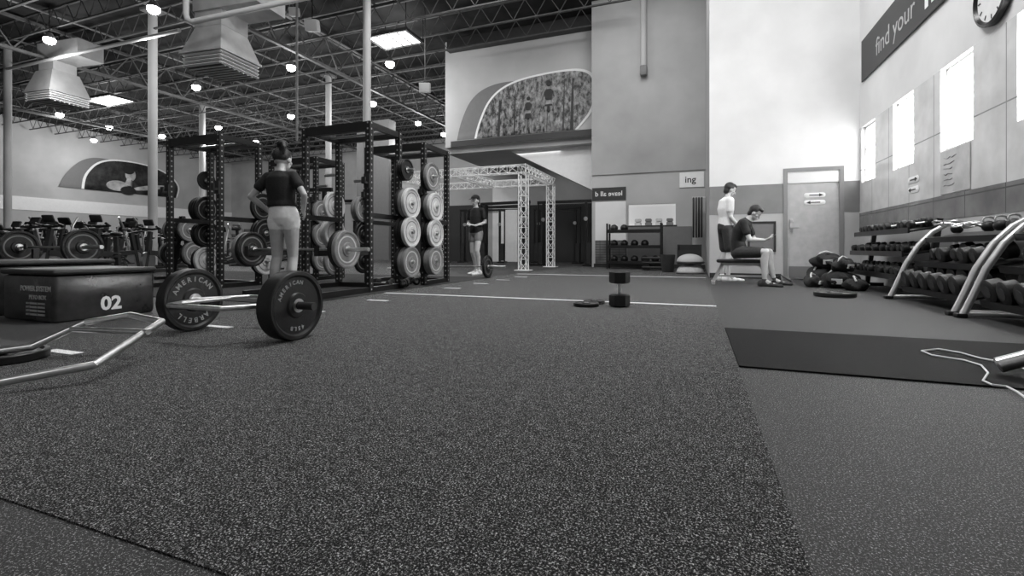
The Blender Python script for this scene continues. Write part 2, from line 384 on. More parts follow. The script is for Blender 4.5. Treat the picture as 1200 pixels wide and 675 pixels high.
flat(t,'picture',pictmat('forest_picture',.004,.42,3.6,(1.7,1,1)),FNY,smooth([(-2.23,lowz),(-2.11,.03),(-1.68,.95),(-.86,1.43),(.6,1.59),(1.88,1.54),(2.2,.93),(2.0,.12),(1.46,lowz)]),.024)
PSK=mat('printed_skin_tone',.22,.6,var=.6,scale=5); PDK=mat('printed_dark_tone',.012,.6,var=.4,scale=5)
PTR=mat('printed_trunk_tone',.02,.6,var=.6,scale=9)
for (x,w_,tp) in ((-1.35,.05,.85),(-.75,.03,1.15),(1.35,.06,1.3),(1.05,.03,1.3)):
    obj('printed_trunk',MB().add([(x-w_,-.036,-.45),(x+w_,-.036,-.45),(x+w_*.5+.05,-.036,tp),(x-w_*.5+.05,-.036,tp),(x-w_,-.032,-.45),(x+w_,-.032,-.45),(x+w_*.5+.05,-.032,tp),(x-w_*.5+.05,-.032,tp)],[(0,1,2,3),(4,7,6,5),(0,4,5,1),(1,5,6,2),(2,6,7,3),(3,7,4,0)]),PTR,parent=t)
def printed_person(x,z,h):
    d=-.04; m=MB(); m.ell((x,d,z+h*.92),(h*.05,.006,h*.07)); m.loft([((x,d,z+h*.5),h*.08,.006),((x,d,z+h*.62),h*.06,.006),((x,d,z+h*.8),h*.10,.006),((x,d,z+h*.87),h*.035,.006)],(1,0,0))
    for s in(-1,1):
        m.cyl((x+s*h*.05,d,z+h*.5),(x+s*h*.07,d,z),h*.045,h*.02,n=8); m.cyl((x+s*h*.10,d,z+h*.8),(x+s*h*.17,d,z+h*.62),h*.028,h*.02,n=8); m.cyl((x+s*h*.17,d,z+h*.62),(x+s*h*.11,d,z+h*.52),h*.02,h*.016,n=8)
    obj('printed_figure',m,PSK,parent=t)
    obj('printed_top',MB().loft([((x,d-.05,z+h*.64),h*.065,.01),((x,d-.05,z+h*.78),h*.095,.01),((x,d-.05,z+h*.84),h*.05,.01)],(1,0,0)),PDK,parent=t)
    obj('printed_shorts',MB().loft([((x,d-.05,z+h*.40),h*.10,.01),((x,d-.05,z+h*.54),h*.075,.01)],(1,0,0)),PDK,parent=t)
    obj('printed_hair',MB().ell((x,d-.02,z+h*.95),(h*.055,.01,h*.05)),PDK,parent=t)
printed_person(.55,-.45,1.75); printed_person(-.2,-.45,1.3)
lowz=-.9
t=thing('wall_mural_picture','low oval photograph of an athlete on the far wall','mural',(XL+.06,22.2,5.4))
flat(t,'grey_swoosh',MIDG,FX,smooth([(-4.3,lowz),(-3.9,.1),(-3.0,1.1),(-2.0,1.35),(0,1.2),(.5,lowz)]),0)
flat(t,'pale_edge',WHT,FX,smooth([(-3.1,lowz),(-3.0,.1),(-2.0,1.3),(.2,1.45),(2.2,1.1),(3.4,.1),(3.1,lowz)]),.012)
flat(t,'picture',pictmat('athlete_picture',.003,.05,1.6),FX,smooth([(-2.95,lowz),(-2.85,.08),(-1.92,1.2),(.2,1.35),(2.1,1.02),(3.25,.08),(2.98,lowz)]),.024)
PL=mat('printed_light',.42,.6,var=.4,scale=2.5)
Bt=((0,1,0),(0,0,1),(1,0,0))
obj('printed_head',MB().ell((.045,-.2,.42),(.34,.46,.008),Bt,n=24),PL,parent=t)
obj('printed_hair',MB().ell((.056,-.32,.74),(.38,.30,.008),Bt,n=24),PDK,parent=t)
obj('printed_neck',MB().cyl((.045,-.25,.1),(.045,-.35,-.4),.17,.26,n=4),PL,parent=t)
obj('printed_shoulder',MB().ell((.045,-1.0,-.45),(.7,.36,.008),Bt,n=24),PL,parent=t)
obj('printed_forearm',MB().ell((.047,1.1,-.35),(1.2,.17,.008),((0,1,.2),(0,-.2,1),(1,0,0)),n=24),PL,parent=t)
obj('printed_vest',MB().ell((.058,-.35,-.72),(.5,.3,.008),Bt,n=24),PDK,parent=t)
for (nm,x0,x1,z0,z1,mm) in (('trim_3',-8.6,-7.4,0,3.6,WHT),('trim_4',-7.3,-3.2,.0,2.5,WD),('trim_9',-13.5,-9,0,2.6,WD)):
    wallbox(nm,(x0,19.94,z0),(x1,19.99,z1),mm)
st=thing('staircase','white-sided sloping staircase underside below the mural wall','staircase',(0,16.6,0))
m=MB().add([(-6.4,0,4.2),(-3.1,0,4.2),(-3.1,0,2.5),(-6.4,.12,4.2),(-3.1,.12,4.2),(-3.1,.12,2.5)],[(0,1,2),(3,5,4),(0,2,5,3),(0,3,4,1),(1,4,5,2)])
obj('side_panel',m,WHT,parent=st)
m=MB().add([(-6.4,.12,4.19),(-3.1,.12,2.5),(-3.1,1.4,2.5),(-6.4,1.4,4.19),(-6.2,.12,4.2),(-3.1,.12,2.6),(-3.1,1.4,2.6),(-6.2,1.4,4.2)],[(0,1,2,3),(4,7,6,5),(0,4,5,1),(1,5,6,2),(2,6,7,3),(3,7,4,0)])
obj('sloping_soffit',m,WL,parent=st)
obj('support_post',MB().bar((-3.2,.6,.0),(-3.2,.6,2.55),.12),MIDG,parent=st)
# ---------------- columns
for (u,d,r) in ((179,15.6,.13),(430,13.6,.11),(9,18.4,.12),(385,21.5,.13),(237,26,.15)):
    x,y=at(u,d); t=thing('steel_column','slender white-painted round steel roof column','column',(x,y,0),group='roof columns')
    obj('shaft',MB().cyl((0,0,.02),(0,0,8.38),r,n=20),WL,parent=t); obj('base_plate',MB().bbox((-.22,-.22,.001),(.22,.22,.03)),MIDG,parent=t)
    obj('cap_plate',MB().bbox((-.25,-.25,8.3),(.25,.25,8.39)),MIDG,parent=t)
wallbox('wall_pier',(-16.6,20.5,0),(-14.6,21.1,7.2),MIDG)
# ---------------- joists
def joist(L,dp,step,w):
    m=MB(); m.box((0,0,-.04),(L,w*1.6,w)); m.box((0,0,-dp),(L,w*1.6,w)); n=int(L/step)
    for k in range(n):
        x=-L/2+k*step; m.bar((x,0,-.05),(x+step/2,0,-dp+.02),w*.5); m.bar((x+step/2,0,-dp+.02),(x+step,0,-.05),w*.5)
    return m.mesh('roof_joist',JST)
jm=joist(28.6,.65,.75,.042)
for k in range(18):
    y=7.9+k*1.22
    obj('roof_joist',jm,None,loc=(-23.1,y,8.39),label='grey open-web steel roof joist with zigzag bracing',cat='joist',group='roof joists')
gm=joist(21,1.1,1.4,.085)
for x in (-12.5,-21,-30):
    obj('roof_girder',gm,None,loc=(x,18.6,8.3-.02),rot=(0,0,math.pi/2),label='deep steel roof girder with zigzag bracing',cat='girder',group='roof girders')
jm2=joist(7,.65,.75,.042)
for k in range(6):
    obj('roof_joist',jm2,None,loc=(-5.2,9.12+k*1.22,8.39),label='short grey open-web steel roof joist',cat='joist',group='roof joists')
for k in range(7):
    x=-34+k*3.6
    obj('ceiling_pipe',MB().cyl((x,8,8.2),(x+.3,29.5,8.2),.035,n=8),MIDG,label='thin grey conduit run along the roof deck',cat='pipe',group='deck conduits')
for (u,v,w,l) in ((463,47,1.0,1.5),(128,118,1.1,2.0)):
    d=6.92*560/(291-v); x,y=at(u,d)
    t=thing('skylight','bright rectangular rooflight set into the dark deck','skylight',(x,y,7.5),group='rooflights')
    obj('glazing',MB().bbox((-l/2,-w/2,.02),(l/2,w/2,.04)),SKYL,parent=t)
    f=MB()
    for s in(-1,1): f.bbox((-l/2-.05,s*(w/2)-.04,0),(l/2+.05,s*(w/2)+.04,.1)); f.bbox((s*l/2-.04,-w/2,0),(s*l/2+.04,w/2,.1))
    for k in range(1,4): f.bbox((-l/2+l*k/4-.02,-w/2,0),(-l/2+l*k/4+.02,w/2,.03))
    for sx in(-1,1):
        for sy in(-1,1): f.bar((sx*l/2,sy*w/2,.1),(sx*l/2,sy*w/2,.895),.02)
    obj('fixture_frame',f,DRK,parent=t)
# lamps
first=None
for (u,v) in ((180,12),(58,48),(341,80),(457,76),(230,103),(70,135),(190,160),(256,150),(437,122),(490,145),(341,137),(128,150),(385,160),(520,158),(300,168),(110,165)):
    z=7.25; d=(z-.6)*560/(291-v); d=min(d,30); x,y=at(u,d)
    if first is None:
        first=thing('high_bay_lamp','glowing round high-bay lamp hanging from the roof','lamp',(x,y,z),group='high-bay lamps')
        obj('reflector',MB().lathe([(0.07,.15),(.09,.16),(.2,.1),(.25,.08),(.25,.02),(.2,.02),(.18,.08),(.08,.14)],ax=(0,0,1),n=24),MIDG,parent=first)
        obj('bulb_disc',MB().ell((0,0,.03),(.16,.16,.14),n=20),LAMP,parent=first)
        obj('hanging_rod',MB().cyl((0,0,.25),(0,0,1.13),.012,n=8),BLK,parent=first)
    else: dup(first,(x,y,z))
    l=bpy.data.lights.new('lamp_light','POINT'); l.energy=205; l.shadow_soft_size=.2
    lo=bpy.data.objects.new('lamp_light',l); lo.location=(x,y,z-1.0); COL.objects.link(lo)
# HVAC
def hvac(loc,w,hh,label,arm,k=1.0,dm=None):
    dm=dm or DUCT
    t=thing('air_diffuser_unit',label,'vent',loc,rz=.1)
    b=w/2; tpw=w*.33
    vs=[(-b,-b,.35),(b,-b,.35),(b,b,.35),(-b,b,.35),(-tpw,-tpw,hh),(tpw,-tpw,hh),(tpw,tpw,hh),(-tpw,tpw,hh)]
    obj('hood',MB().add(vs,[(3,2,1,0),(4,5,6,7),(0,1,5,4),(1,2,6,5),(2,3,7,6),(3,0,4,7)]).bbox((-b-.03,-b-.03,.30),(b+.03,b+.03,.35)),dm,parent=t)
    c=b*.9
    obj('grille_box',MB().bbox((-c,-c,0),(c,c,.30)),DRK,parent=t)
    m=MB()
    for z in (.0,.08,.16,.24):
        for s in(-1,1): m.box((0,s*(c+.02),z+.02),(2*c+.08,.06,.02),rot=(s*.5,0,0)); m.box((s*(c+.02),0,z+.02),(.06,2*c+.08,.02),rot=(0,-s*.5,0))
    for kk in range(-3,4): m.bbox((-c,kk*c*.25-.018,-.02),(c,kk*c*.25+.018,.0))
    obj('louvres',m,WHT,parent=t)
    q=.42*k
    m=MB().bbox((-q,-q,hh),(q,q,hh+.35)); obj('neck_duct',m,dm,parent=t)
    m=MB().bbox((-q if arm>0 else arm,-q-.05,hh+.35),(arm if arm>0 else q,q+.05,hh+.35+.7*k))
    obj('horizontal_duct',m,dm,parent=t)
    m=MB()
    for sx in(-.35,.35): m.cyl((sx,0,hh+.35+.7*k),(sx,0,8.3-loc[2]),.012,n=6)
    obj('hanger_rods',m,BLK,parent=t)
x,y=at(260,11.2); hvac((x,y,4.70),1.12,.95,'pale sheet-metal air diffuser with louvred base',1.4,.9)
x,y=at(68,17); hvac((x,y,5.70),1.25,1.1,'dull grey sheet-metal air diffuser with louvred base',1.6,.85,DUCTD)
def run(pts,r,label,name='ceiling_pipe',m=WL):
    obj(name,MB().tube([V(p) for p in pts],r,n=12),m,label=label,cat='pipe')
p1=at(218,10.2);p2=at(395,10.2)
run([(p1[0],p1[1],8.3),(p1[0],p1[1],5.6),(p1[0]+.05,p1[1],5.47),(p1[0]+.15,p1[1]+.03,5.42),(p2[0],p2[1],6.1),(p2[0]+3,p2[1]+1.2,6.8)],.06,'white round pipe bending from a riser',m=WHT)
x,y=at(8,18);x2,y2=at(210,12.5); run([(x,y,7.35),(x2,y2,6.3)],.05,'white round sloping ceiling pipe')
x,y=at(348,12.5); run([(x,y,8.3),(x,y,3.4)],.03,'thin grey conduit drop',m=MIDG)
for (u,v,d,s) in ((345,14,13,.25),(366,30,13.5,.35),(498,103,15.4,.35)):
    x,y=at(u,d); z=.6+(291-v)*d/560
    t=thing('hanging_speaker','small boxy speaker hung below the roof','speaker',(x,y,z),group='hung speakers')
    obj('cabinet',MB().rbox((0,0,0),(s,s*.8,s*.9),.03,rot=(.3,0,.4)),WL,parent=t)
    obj('bracket',MB().cyl((0,0,s*.35),(0,0,8.35-z),.015,n=6),BLK,parent=t)
x,y=at(753,14.1); t=thing('wall_downpipe','white vertical pipe ending in a boxed fitting','pipe',(x,YB-.13,0))
obj('pipe_shaft',MB().cyl((0,0,6.1),(0,0,8.38),.085,n=16),WL,parent=t)
obj('end_fitting',MB().rbox((0,0,5.95),(.2,.2,.3),.03),MIDG,parent=t)
obj('wall_bracket',MB().bbox((-.06,.05,6.5),(.06,.13,6.6)),MIDG,parent=t)
# ---------------- alcove signs, panels
t=thing('mirrored_wall_sign','dark panel with reversed white lettering above alcove','sign',(-2.45,YB+.02,2.3))
obj('sign_panel',MB().bbox((-.6,-.01,-.2),(.45,.01,.2)),SIGND,parent=t)
textmesh('leave all d',.215,LETW,FNY((-.08,-.013,0)),t,mirror=True,ext=.001,bold=.002)
t=thing('wall_lettering_sign','pale panel with dark lettering on the alcove wall','sign',(-.12,YB+.02,2.62))
obj('sign_panel',MB().bbox((-.32,-.01,-.22),(.35,.01,.22)),WHT,parent=t)
textmesh('ing',.27,SIGND,FNY((-.02,-.013,0)),t,ext=.001,bold=.004)
wallbox('trim_10',(-2.95,YB+.0,.85),(-2.0,YB+.03,2.05),WW)
wallbox('trim_6',(-2.95,YB+.0,.12),(-1.98,YB+.035,.85),tiles('stone_cladding',.12,.04,.2,.08,var=.5,rot=(math.pi/2,0,0)))
wallbox('trim_7',(-1.95,YB+.0,.12),(-.1,YB+.035,1.25),MIDG)
wallbox('trim_11',(-1.99,YB-.0,1.25),(-.51,YB+.04,1.3),DRK)
for k in range(4):
    obj('towel_stack',MB().rbox((0,0,.07),(.2,.25,.14),.03).rbox((0,0,.2),(.19,.24,.10),.03),MIDG if k%2 else LTG,loc=(-1.7+k*.32,YB+.6,1.281),label='small folded stack of gym towels in a lit niche',cat='towels',group='towels in the niche')
# ================================================================ PLATES & BARS
def bumper(r,th,body,name='weight_plate',label='',group=None,loc=(0,0,0),text=None,ring=None):
    t=thing(name,label,'weight plate',loc,group=group)
    k=r
    prof=[(-th/2,.03),(-th/2,k*.34),(-th/2+.012,k*.38),(-th/2+.012,k*.82),(-th/2,k*.88),(-th/2,k*.97),(-th/2+.006,k),(th/2-.006,k),(th/2,k*.97),(th/2,k*.88),(th/2-.012,k*.82),(th/2-.012,k*.38),(th/2,k*.34),(th/2,.03)]
    obj('plate_body',MB().lathe(prof,n=48),body,parent=t)
    obj('steel_hub',MB().lathe([(-th/2-.003,.0265),(-th/2-.003,.045),(th/2+.003,.045),(th/2+.003,.0265)],n=24),STEEL,parent=t)
    if ring is not None:
        obj('printed_ring',MB().lathe([(th/2-.0118,k*.64),(th/2-.0118,k*.71),(th/2-.0105,k*.71),(th/2-.0105,k*.64)],n=40),ring,parent=t)
    if text:
        PM=mat('plate_print',.42,.6)
        for (word,mid,rr,sz) in text:
            n=len(word); step=sz*.86/rr; vv=[];ff=[]
            bm=bpy.data.meshes.new('lettering')
            for i,ch in enumerate(word):
                if ch==' ': continue
                a=mid+ (n-1)/2*step-i*step
                M=FX((th/2-.0105,0,0))@Matrix.Rotation(a-math.pi/2,4,'Z')@Matrix.Translation((0,rr,0))
                o=textmesh(ch,sz,LETW,M,ext=.0015,bold=.0008); me=o.data
                off=len(vv); vv+=[v.co.copy() for v in me.vertices]; ff+=[tuple(x+off for x in p.vertices) for p in me.polygons]
                bpy.data.objects.remove(o)
            bm.from_pydata(vv,[],ff); bm.materials.append(PM); obj('lettering',bm,None,parent=t)
    return t
P_LT=bumper(.225,.055,LTG,label='light grey rubber bumper plate with steel hub',group='plates stored on racks',ring=MIDP)
P_MD=bumper(.225,.055,MIDP,label='mid grey rubber bumper plate with steel hub',group='plates stored on racks',ring=LTG)
P_BK=bumper(.225,.05,RUB,label='black rubber bumper plate with steel hub',group='plates stored on racks',ring=MIDG)
P_SM=bumper(.16,.03,RUB,label='small black iron weight plate',group='plates stored on racks',loc=(-4.0,6.0,1.75))
TXT=[('AMERICAN',math.pi/2+.1,.147,.05),('BARBELL',-math.pi/2+.1,.147,.05)]
P_T1=bumper(.225,.08,RUB,label='black bumper plate with pale rim lettering on trap bar',loc=(-3.41,2.40,.229),text=TXT)
P_T2=bumper(.225,.12,RUB,label='thick black bumper plate on near end of trap bar',loc=(-2.465,2.40,.229),text=[('AMERICAN',math.pi/2+.5,.15,.036),('45LB',-math.pi/2,.15,.036)])
def barbell(loc,label,L=2.2,rz=0):
    t=thing('barbell',label,'barbell',loc,rz)
    obj('shaft',MB().cyl((-.655,0,0),(.655,0,0),.014,n=14),STEEL,parent=t)
    for s in(-1,1):
        obj('sleeve',MB().cyl((s*.655,0,0),(s*.685,0,0),.038,n=20).cyl((s*.685,0,0),(s*L/2,0,0),.025,n=18),STEEL,parent=t)
    return t
def load(cx,y,z,dists,src,label=None):
    for d in dists:
        for s in(-1,1): dup(src,(cx+s*d,y,z),label=label,group='plates loaded on barbells')
def hexm(pts,r=.017):
    m=MB()
    for a,b in zip(pts,pts[1:]): m.cyl(a,b,r,n=12)
    for p in pts: m.ell(p,(r,r,r),n=10,m=6)
    return m
def trapbar(loc,label):
    t=thing('trap_bar',label,'barbell',loc)
    z=0; pts=[(-.40,0,z),(-.24,.30,z),(.24,.30,z),(.40,0,z),(.24,-.30,z),(-.24,-.30,z),(-.40,0,z)]
    obj('hex_frame',hexm(pts),STEEL,parent=t)
    for s in(-1,1):
        obj('sleeve',MB().cyl((s*.40,0,0),(s*.415,0,0),.04,n=20).cyl((s*.415,0,0),(s*.68,0,0),.0255,n=18),DRK if s>0 else STEEL,parent=t)
        obj('grip',MB().cyl((s*.3,-.19,0),(s*.3,.19,0),.015,n=12),STEEL,parent=t)
    return t
trapbar((-2.955,2.40,.229),'silver hexagonal trap bar loaded with bumper plates')
t=thing('trap_bar','silver hexagonal trap bar tipped over a floor plate','barbell',(0,0,0))
pts=[(-2.75,.95,.03),(-2.66,1.08,.05),(-2.5,1.32,.08),(-2.72,1.75,.2),(-3.0,1.76,.22),(-3.22,1.66,.18),(-3.3,1.46,.075),(-3.6,1.15,.035),(-3.2,.85,.03),(-2.75,.95,.03)]
obj('hex_frame',hexm(pts,.018),STEEL,parent=t)
obj('grip',MB().cyl((-2.62,1.62,.17),(-3.25,1.6,.15),.014,n=10),STEEL,parent=t)
dup(P_BK,(-3.45,1.40,.028),rot=(0,-math.pi/2,0),label='black bumper plate lying flat under a trap bar',scale=(.9,.85,.85),group='loose plates')
# ================================================================ RACKS
H=2.3
up=MB().bbox((-.0375,-.0375,0),(.0375,.0375,H)).mesh('upright',UPM)
def rack(x0,x1,yf,yb,peg_y,label,foot=1.0,arms=True,jh=1.45):
    t=thing('power_rack',label,'rack',((x0+x1)/2,(yf+yb)/2,.008),group='power racks')
    cx=(x0+x1)/2; cy=(yf+yb)/2; w=(x1-x0)/2; dd=(yb-yf)/2
    for sx in(-1,1):
        for sy in(-1,1): obj('upright',up,None,parent=t,loc=(sx*w,sy*dd,.0))
    for sx in(-1,1):
        obj('side_crossmember',MB().bbox((sx*w-.03,-dd+.04,H-.08),(sx*w+.03,dd-.04,H)),BLK,parent=t)
        obj('middle_crossmember',MB().bbox((sx*w-.03,-dd+.04,1.0),(sx*w+.03,dd-.04,1.07)),BLK,parent=t)
        obj('foot_beam',MB().bbox((sx*w-.03,-dd+.04,.0),(sx*w+.03,dd-.04,.07)),BLK,parent=t)
        if foot: obj('front_foot',MB().bbox((sx*w-.03,-dd-foot,.0),(sx*w+.03,-dd-.04,.07)),BLK,parent=t)
        if arms: obj('spotter_arm',MB().bbox((sx*w-.02,-dd-.95,.50),(sx*w+.02,-dd-.04,.565)).bbox((sx*w-.03,-dd-.97,.5),(sx*w+.03,-dd-.95,.62)),BLK,parent=t)
        obj('bar_hook',MB().bbox((sx*w-.03,-dd-.12,jh),(sx*w+.03,-dd-.04,jh+.03)).bbox((sx*w-.03,-dd-.13,jh),(sx*w+.03,-dd-.11,jh+.09)).bbox((sx*w-.045,-dd-.06,jh-.05),(sx*w+.045,-dd-.038,jh+.14)),DRK,parent=t)
        for z in(.40,.84,1.26,1.75):
            obj('storage_peg',MB().cyl((sx*(w+.0375),peg_y-cy,z-.008),(sx*(w+.27),peg_y-cy,z-.008),.024,n=14),STEEL,parent=t)
    obj('front_crossmember',MB().bbox((-w+.04,-dd-.03,H-.12),(w-.04,-dd+.03,H-.0)),BLK,parent=t)
    obj('rear_crossmember',MB().bbox((-w+.04,dd-.03,H-.08),(w-.04,dd+.03,H)),BLK,parent=t)
    obj('rear_floor_beam',MB().bbox((-w+.04,dd-.03,.0),(w-.04,dd+.03,.07)),BLK,parent=t)
    obj('pull_up_bar',MB().cyl((-w+.03,-dd*.2,H-.04),(w-.03,-dd*.2,H-.04),.016,n=10),STEEL,parent=t)
    obj('pull_up_bar',MB().cyl((-w+.03,dd*.4,H-.04),(w-.03,dd*.4,H-.04),.02,n=10),STEEL,parent=t)
    return t
rack(-5.2,-4.1,5.32,6.0,6.0,'tall black power rack with long feet and a loaded barbell')
rack(-5.2,-4.1,6.7,7.46,6.7,'tall black power rack with stacked light plates',foot=.0,arms=False)
rack(-7.7,-6.6,5.08,5.75,5.75,'tall black power rack with black plates on its side pegs',foot=.5,arms=False)
rack(-7.7,-6.6,7.0,7.7,7.0,'black power rack standing behind another rack',foot=.0,arms=False)
G=(.40,.84,1.26)
def stack(x,s,y,z,srcs):
    for k,src in enumerate(srcs): dup(src,(x+s*(.09+k*.062),y,z))
for y in (6.0,6.7):
    stack(-4.1,1,y,1.26,(P_BK,P_MD,P_LT)); stack(-4.1,1,y,.84,(P_BK,P_BK,P_LT)); stack(-4.1,1,y,.40,(P_BK,P_MD,P_MD))
P_SM.location=(-4.1+.075,6.0,1.755)
dup(P_SM,(-4.1+.11,6.0,1.755)); dup(P_SM,(-4.1+.145,6.0,1.755)); stack(-4.1,1,6.7,1.745,(P_BK,P_MD))
for z,a,b in ((.40,P_MD,P_BK),(.84,P_LT,P_BK),(1.26,P_LT,P_MD)): stack(-5.2,-1,6.0,z,(a,)); stack(-5.2,-1,6.7,z,(b,))
stack(-7.7,-1,5.75,1.26,(P_BK,P_BK)); stack(-7.7,-1,5.75,.84,(P_BK,P_BK)); stack(-7.7,-1,5.75,.40,(P_LT,P_BK)); dup(P_SM,(-7.8,5.75,1.755))
stack(-6.6,1,5.75,.84,(P_BK,P_BK)); stack(-6.6,1,5.75,.40,(P_BK,P_LT)); stack(-6.6,1,5.75,1.26,(P_BK,))
for z in G: stack(-6.6,1,7.0,z,(P_BK,P_MD)); stack(-7.7,-1,7.0,z,(P_BK,))
barbell((-4.6,4.53,.008+.565+.014),'steel barbell resting on rack spotter arms')
load(-4.6,4.53,.587,(.72,),P_BK,'black bumper plate loaded on a racked barbell')
load(-4.6,4.53,.587,(.782,),P_MD,'grey bumper plate loaded on a racked barbell')
t=thing('bench_press_station','flat black bench with steel uprights holding a barbell','bench',(-7.9,3.0,0))
obj('bench_pad',MB().rbox((0,0,.43),(.3,1.2,.07),.03),VINYL,parent=t)
obj('bench_frame',MB().bbox((-.03,-.5,.3),(.03,.75,.39)).bbox((-.25,-.5,0),(.25,-.44,.06)).bbox((-.03,-.5,.05),(.03,-.44,.3)).bbox((-.5,.7,0),(.5,.76,.06)).bbox((-.03,.7,.05),(.03,.76,.3)),BLK,parent=t)
for s in(-1,1): obj('bar_upright',MB().bbox((s*.45-.03,.7,.06),(s*.45+.03,.76,.62)).bbox((s*.45-.03,.64,.585),(s*.45+.03,.7,.602)).bbox((s*.45-.03,.62,.585),(s*.45+.03,.64,.66)),BLK,parent=t)
barbell((-7.9,3.67,.616),'steel barbell on a bench press station')
load(-7.9,3.67,.616,(.72,),P_BK,'black bumper plate on the bench press barbell')
barbell((-4.6,8.75,.233),'steel barbell lying on the floor beyond the racks')
load(-4.6,8.75,.233,(.72,),P_BK,'black bumper plate on a floor barbell')
for (x,y,r,l) in ((-1.05,4.87,.13,'small black plate flat on turf beside the white line'),(-1.02,5.13,.115,'small black plate flat on turf touching the white line')):
    dup(P_BK,(x,y,.004+.02),rot=(0,-math.pi/2,0),label=l,scale=(.7,r/.225,r/.225),group='loose plates')
dup(P_BK,(1.62,7.0,.029),rot=(0,-math.pi/2,0),label='black bumper plate lying flat on the rubber floor',group='loose plates')
t=thing('plate_tree','black A-frame plate tree loaded with plates','rack',(-9.2,6.3,.008))
obj('tree_frame',MB().bar((-.3,0,.03),(0,0,1.2),.07).bar((.3,0,.03),(0,0,1.2),.07).bbox((-.35,-.3,0),(-.27,.3,.06)).bbox((.27,-.3,0),(.35,.3,.06)),BLK,parent=t)
for (z,s) in ((.5,-1),(.5,1),(.95,-1),(.95,1)):
    obj('tree_peg',MB().cyl((s*(.0+.25*(1.2-z)),0,z-.008),(s*(.25+.25*(1.2-z)),0,z-.008),.024,n=12),STEEL,parent=t)
    for k in range(2): dup(P_BK if (k+s)%2 else P_MD,(-9.2+s*(.25*(1.2-z)+.09+k*.062),6.3,z))
P_BK.location=(-7.7-.09-.124,5.75,1.26); P_LT.location=(-5.2-.152,6.0,.84); P_MD.location=(-5.2-.152,6.7,1.26)
# ================================================================ DUMBBELLS
def dumbbell_h(r,hl,L,label,loc,group=None,rot=(0,0,0),hexa=True):
    t=thing('dumbbell',label,'dumbbell',loc,group=group,rot=rot)
    n=6 if hexa else 20
    for s in(-1,1):
        a=s*L/2; b=s*(L/2-hl)
        obj('head',MB().cyl((b,0,0),(b+s*.012,0,0),r*.8,r,n=n,ph=math.pi/6).cyl((b+s*.012,0,0),(a-s*.012,0,0),r,n=n,ph=math.pi/6).cyl((a-s*.012,0,0),(a,0,0),r,r*.8,n=n,ph=math.pi/6),RUB,parent=t)
        obj('end_cap',MB().cyl((a,0,0),(a+s*.003,0,0),r*.5,n=16),CAPM,parent=t)
    obj('handle',MB().lathe([(-L/2+hl,.014),(-.02,.017),(.02,.017),(L/2-hl,.014)],closed=False,n=14),STEEL,parent=t)
    return t
dumbbell_h(.105,.125,.36,'large black hex dumbbell standing on end on turf',at(726,4.88)+(.004+.184,),rot=(0,math.pi/2,.2))
D1=dumbbell_h(.062,.07,.27,'small black round-headed dumbbell on a rack shelf',(2.52,7.2,.3),group='dumbbells on the black rack',hexa=False)
D2=dumbbell_h(.098,.11,.36,'large black round-headed dumbbell on a silver rack',(2.42,5.6,.3),group='dumbbells on the silver rack',hexa=False)
for i,(u,d) in enumerate(((452,7.4),(463,7.0),(474,7.3),(484,7.8))):
    x,y=at(u,d)
    dup(D1,(x,y,.008+.062),rot=(0,0,.3+i*.8),label='black dumbbell lying on the turf by the racks',group='dumbbells on the turf')
t=thing('dumbbell_rack','black three-tier dumbbell rack against tiled wall','rack',(2.53,8.2,0))
for s in(-1,1):
    obj('side_frame',MB().bbox((-.25,s*1.08-.025,0),(.28,s*1.08+.025,.05)).box((.12,s*1.08,.50),(.06,.05,.92),rot=(0,.12,0)).bbox((-.12,s*1.08-.02,.24),(.1,s*1.08+.02,.29)),BLK,parent=t)
shz=(.25,.54,.83)
for k,z in enumerate(shz):
    xo=-.08+k*.06
    obj('shelf',MB().box((xo,0,z),(.30,2.1,.02),rot=(0,-.18,0)).box((xo-.15,0,z-.01),(.02,2.1,.07)).box((xo+.15,0,z+.04),(.02,2.1,.07)),BLK,parent=t)
D1.location=(2.53-.08,7.25,.25+.078); D1.rotation_euler=(0,-.18,0)
for k,z in enumerate(shz):
    for j in range(11):
        if (k==0 and j==0) or (k,j) in ((2,3),(1,6)): continue
        dup(D1,(2.53-.08+k*.06+random.uniform(-.02,.02),7.25+j*.19,z+.078),rot=(0,-.18,random.uniform(-.15,.15)),scale=random.choice(((1,1,1),(.9,.85,.85),(1,.95,.95))) if k else (1.0,1.1,1.1))
def silver_rack(y0,y1,label):
    t=thing('dumbbell_rack',label,'rack',(0,(y0+y1)/2,0)); h=(y1-y0)/2
    for s in(-1,1):
        y=s*h
        obj('side_frame',MB().tube([(2.16,y,.03),(2.22,y,.18),(2.31,y,.42),(2.43,y,.64),(2.56,y,.79),(2.70,y,.88),(2.79,y,.91)],.028,n=14).tube([(2.16,y,.03),(2.45,y,.035),(2.79,y,.03)],.024,n=12).cyl((2.77,y,.03),(2.77,y,.90),.023,n=12),SILV,parent=t)
        obj('foot_pad',MB().rbox((2.14,y,.02),(.08,.08,.04),.012),RUB,parent=t)
    for (x,z) in((2.42,.17),(2.54,.46),(2.64,.73)):
        obj('shelf',MB().box((x,0,z),(.32,2*h-.09,.02),rot=(0,-.25,0)).box((x-.155,0,z-.035),(.02,2*h-.09,.06),rot=(0,-.25,0)),BLK,parent=t)
    return t
silver_rack(5.40,6.9,'silver curved-frame dumbbell rack with black shelves')
silver_rack(3.75,5.25,'silver curved-frame dumbbell rack beside the dark mat')
D2.location=(2.40,5.6,.17+.115); D2.rotation_euler=(0,-.25,0)
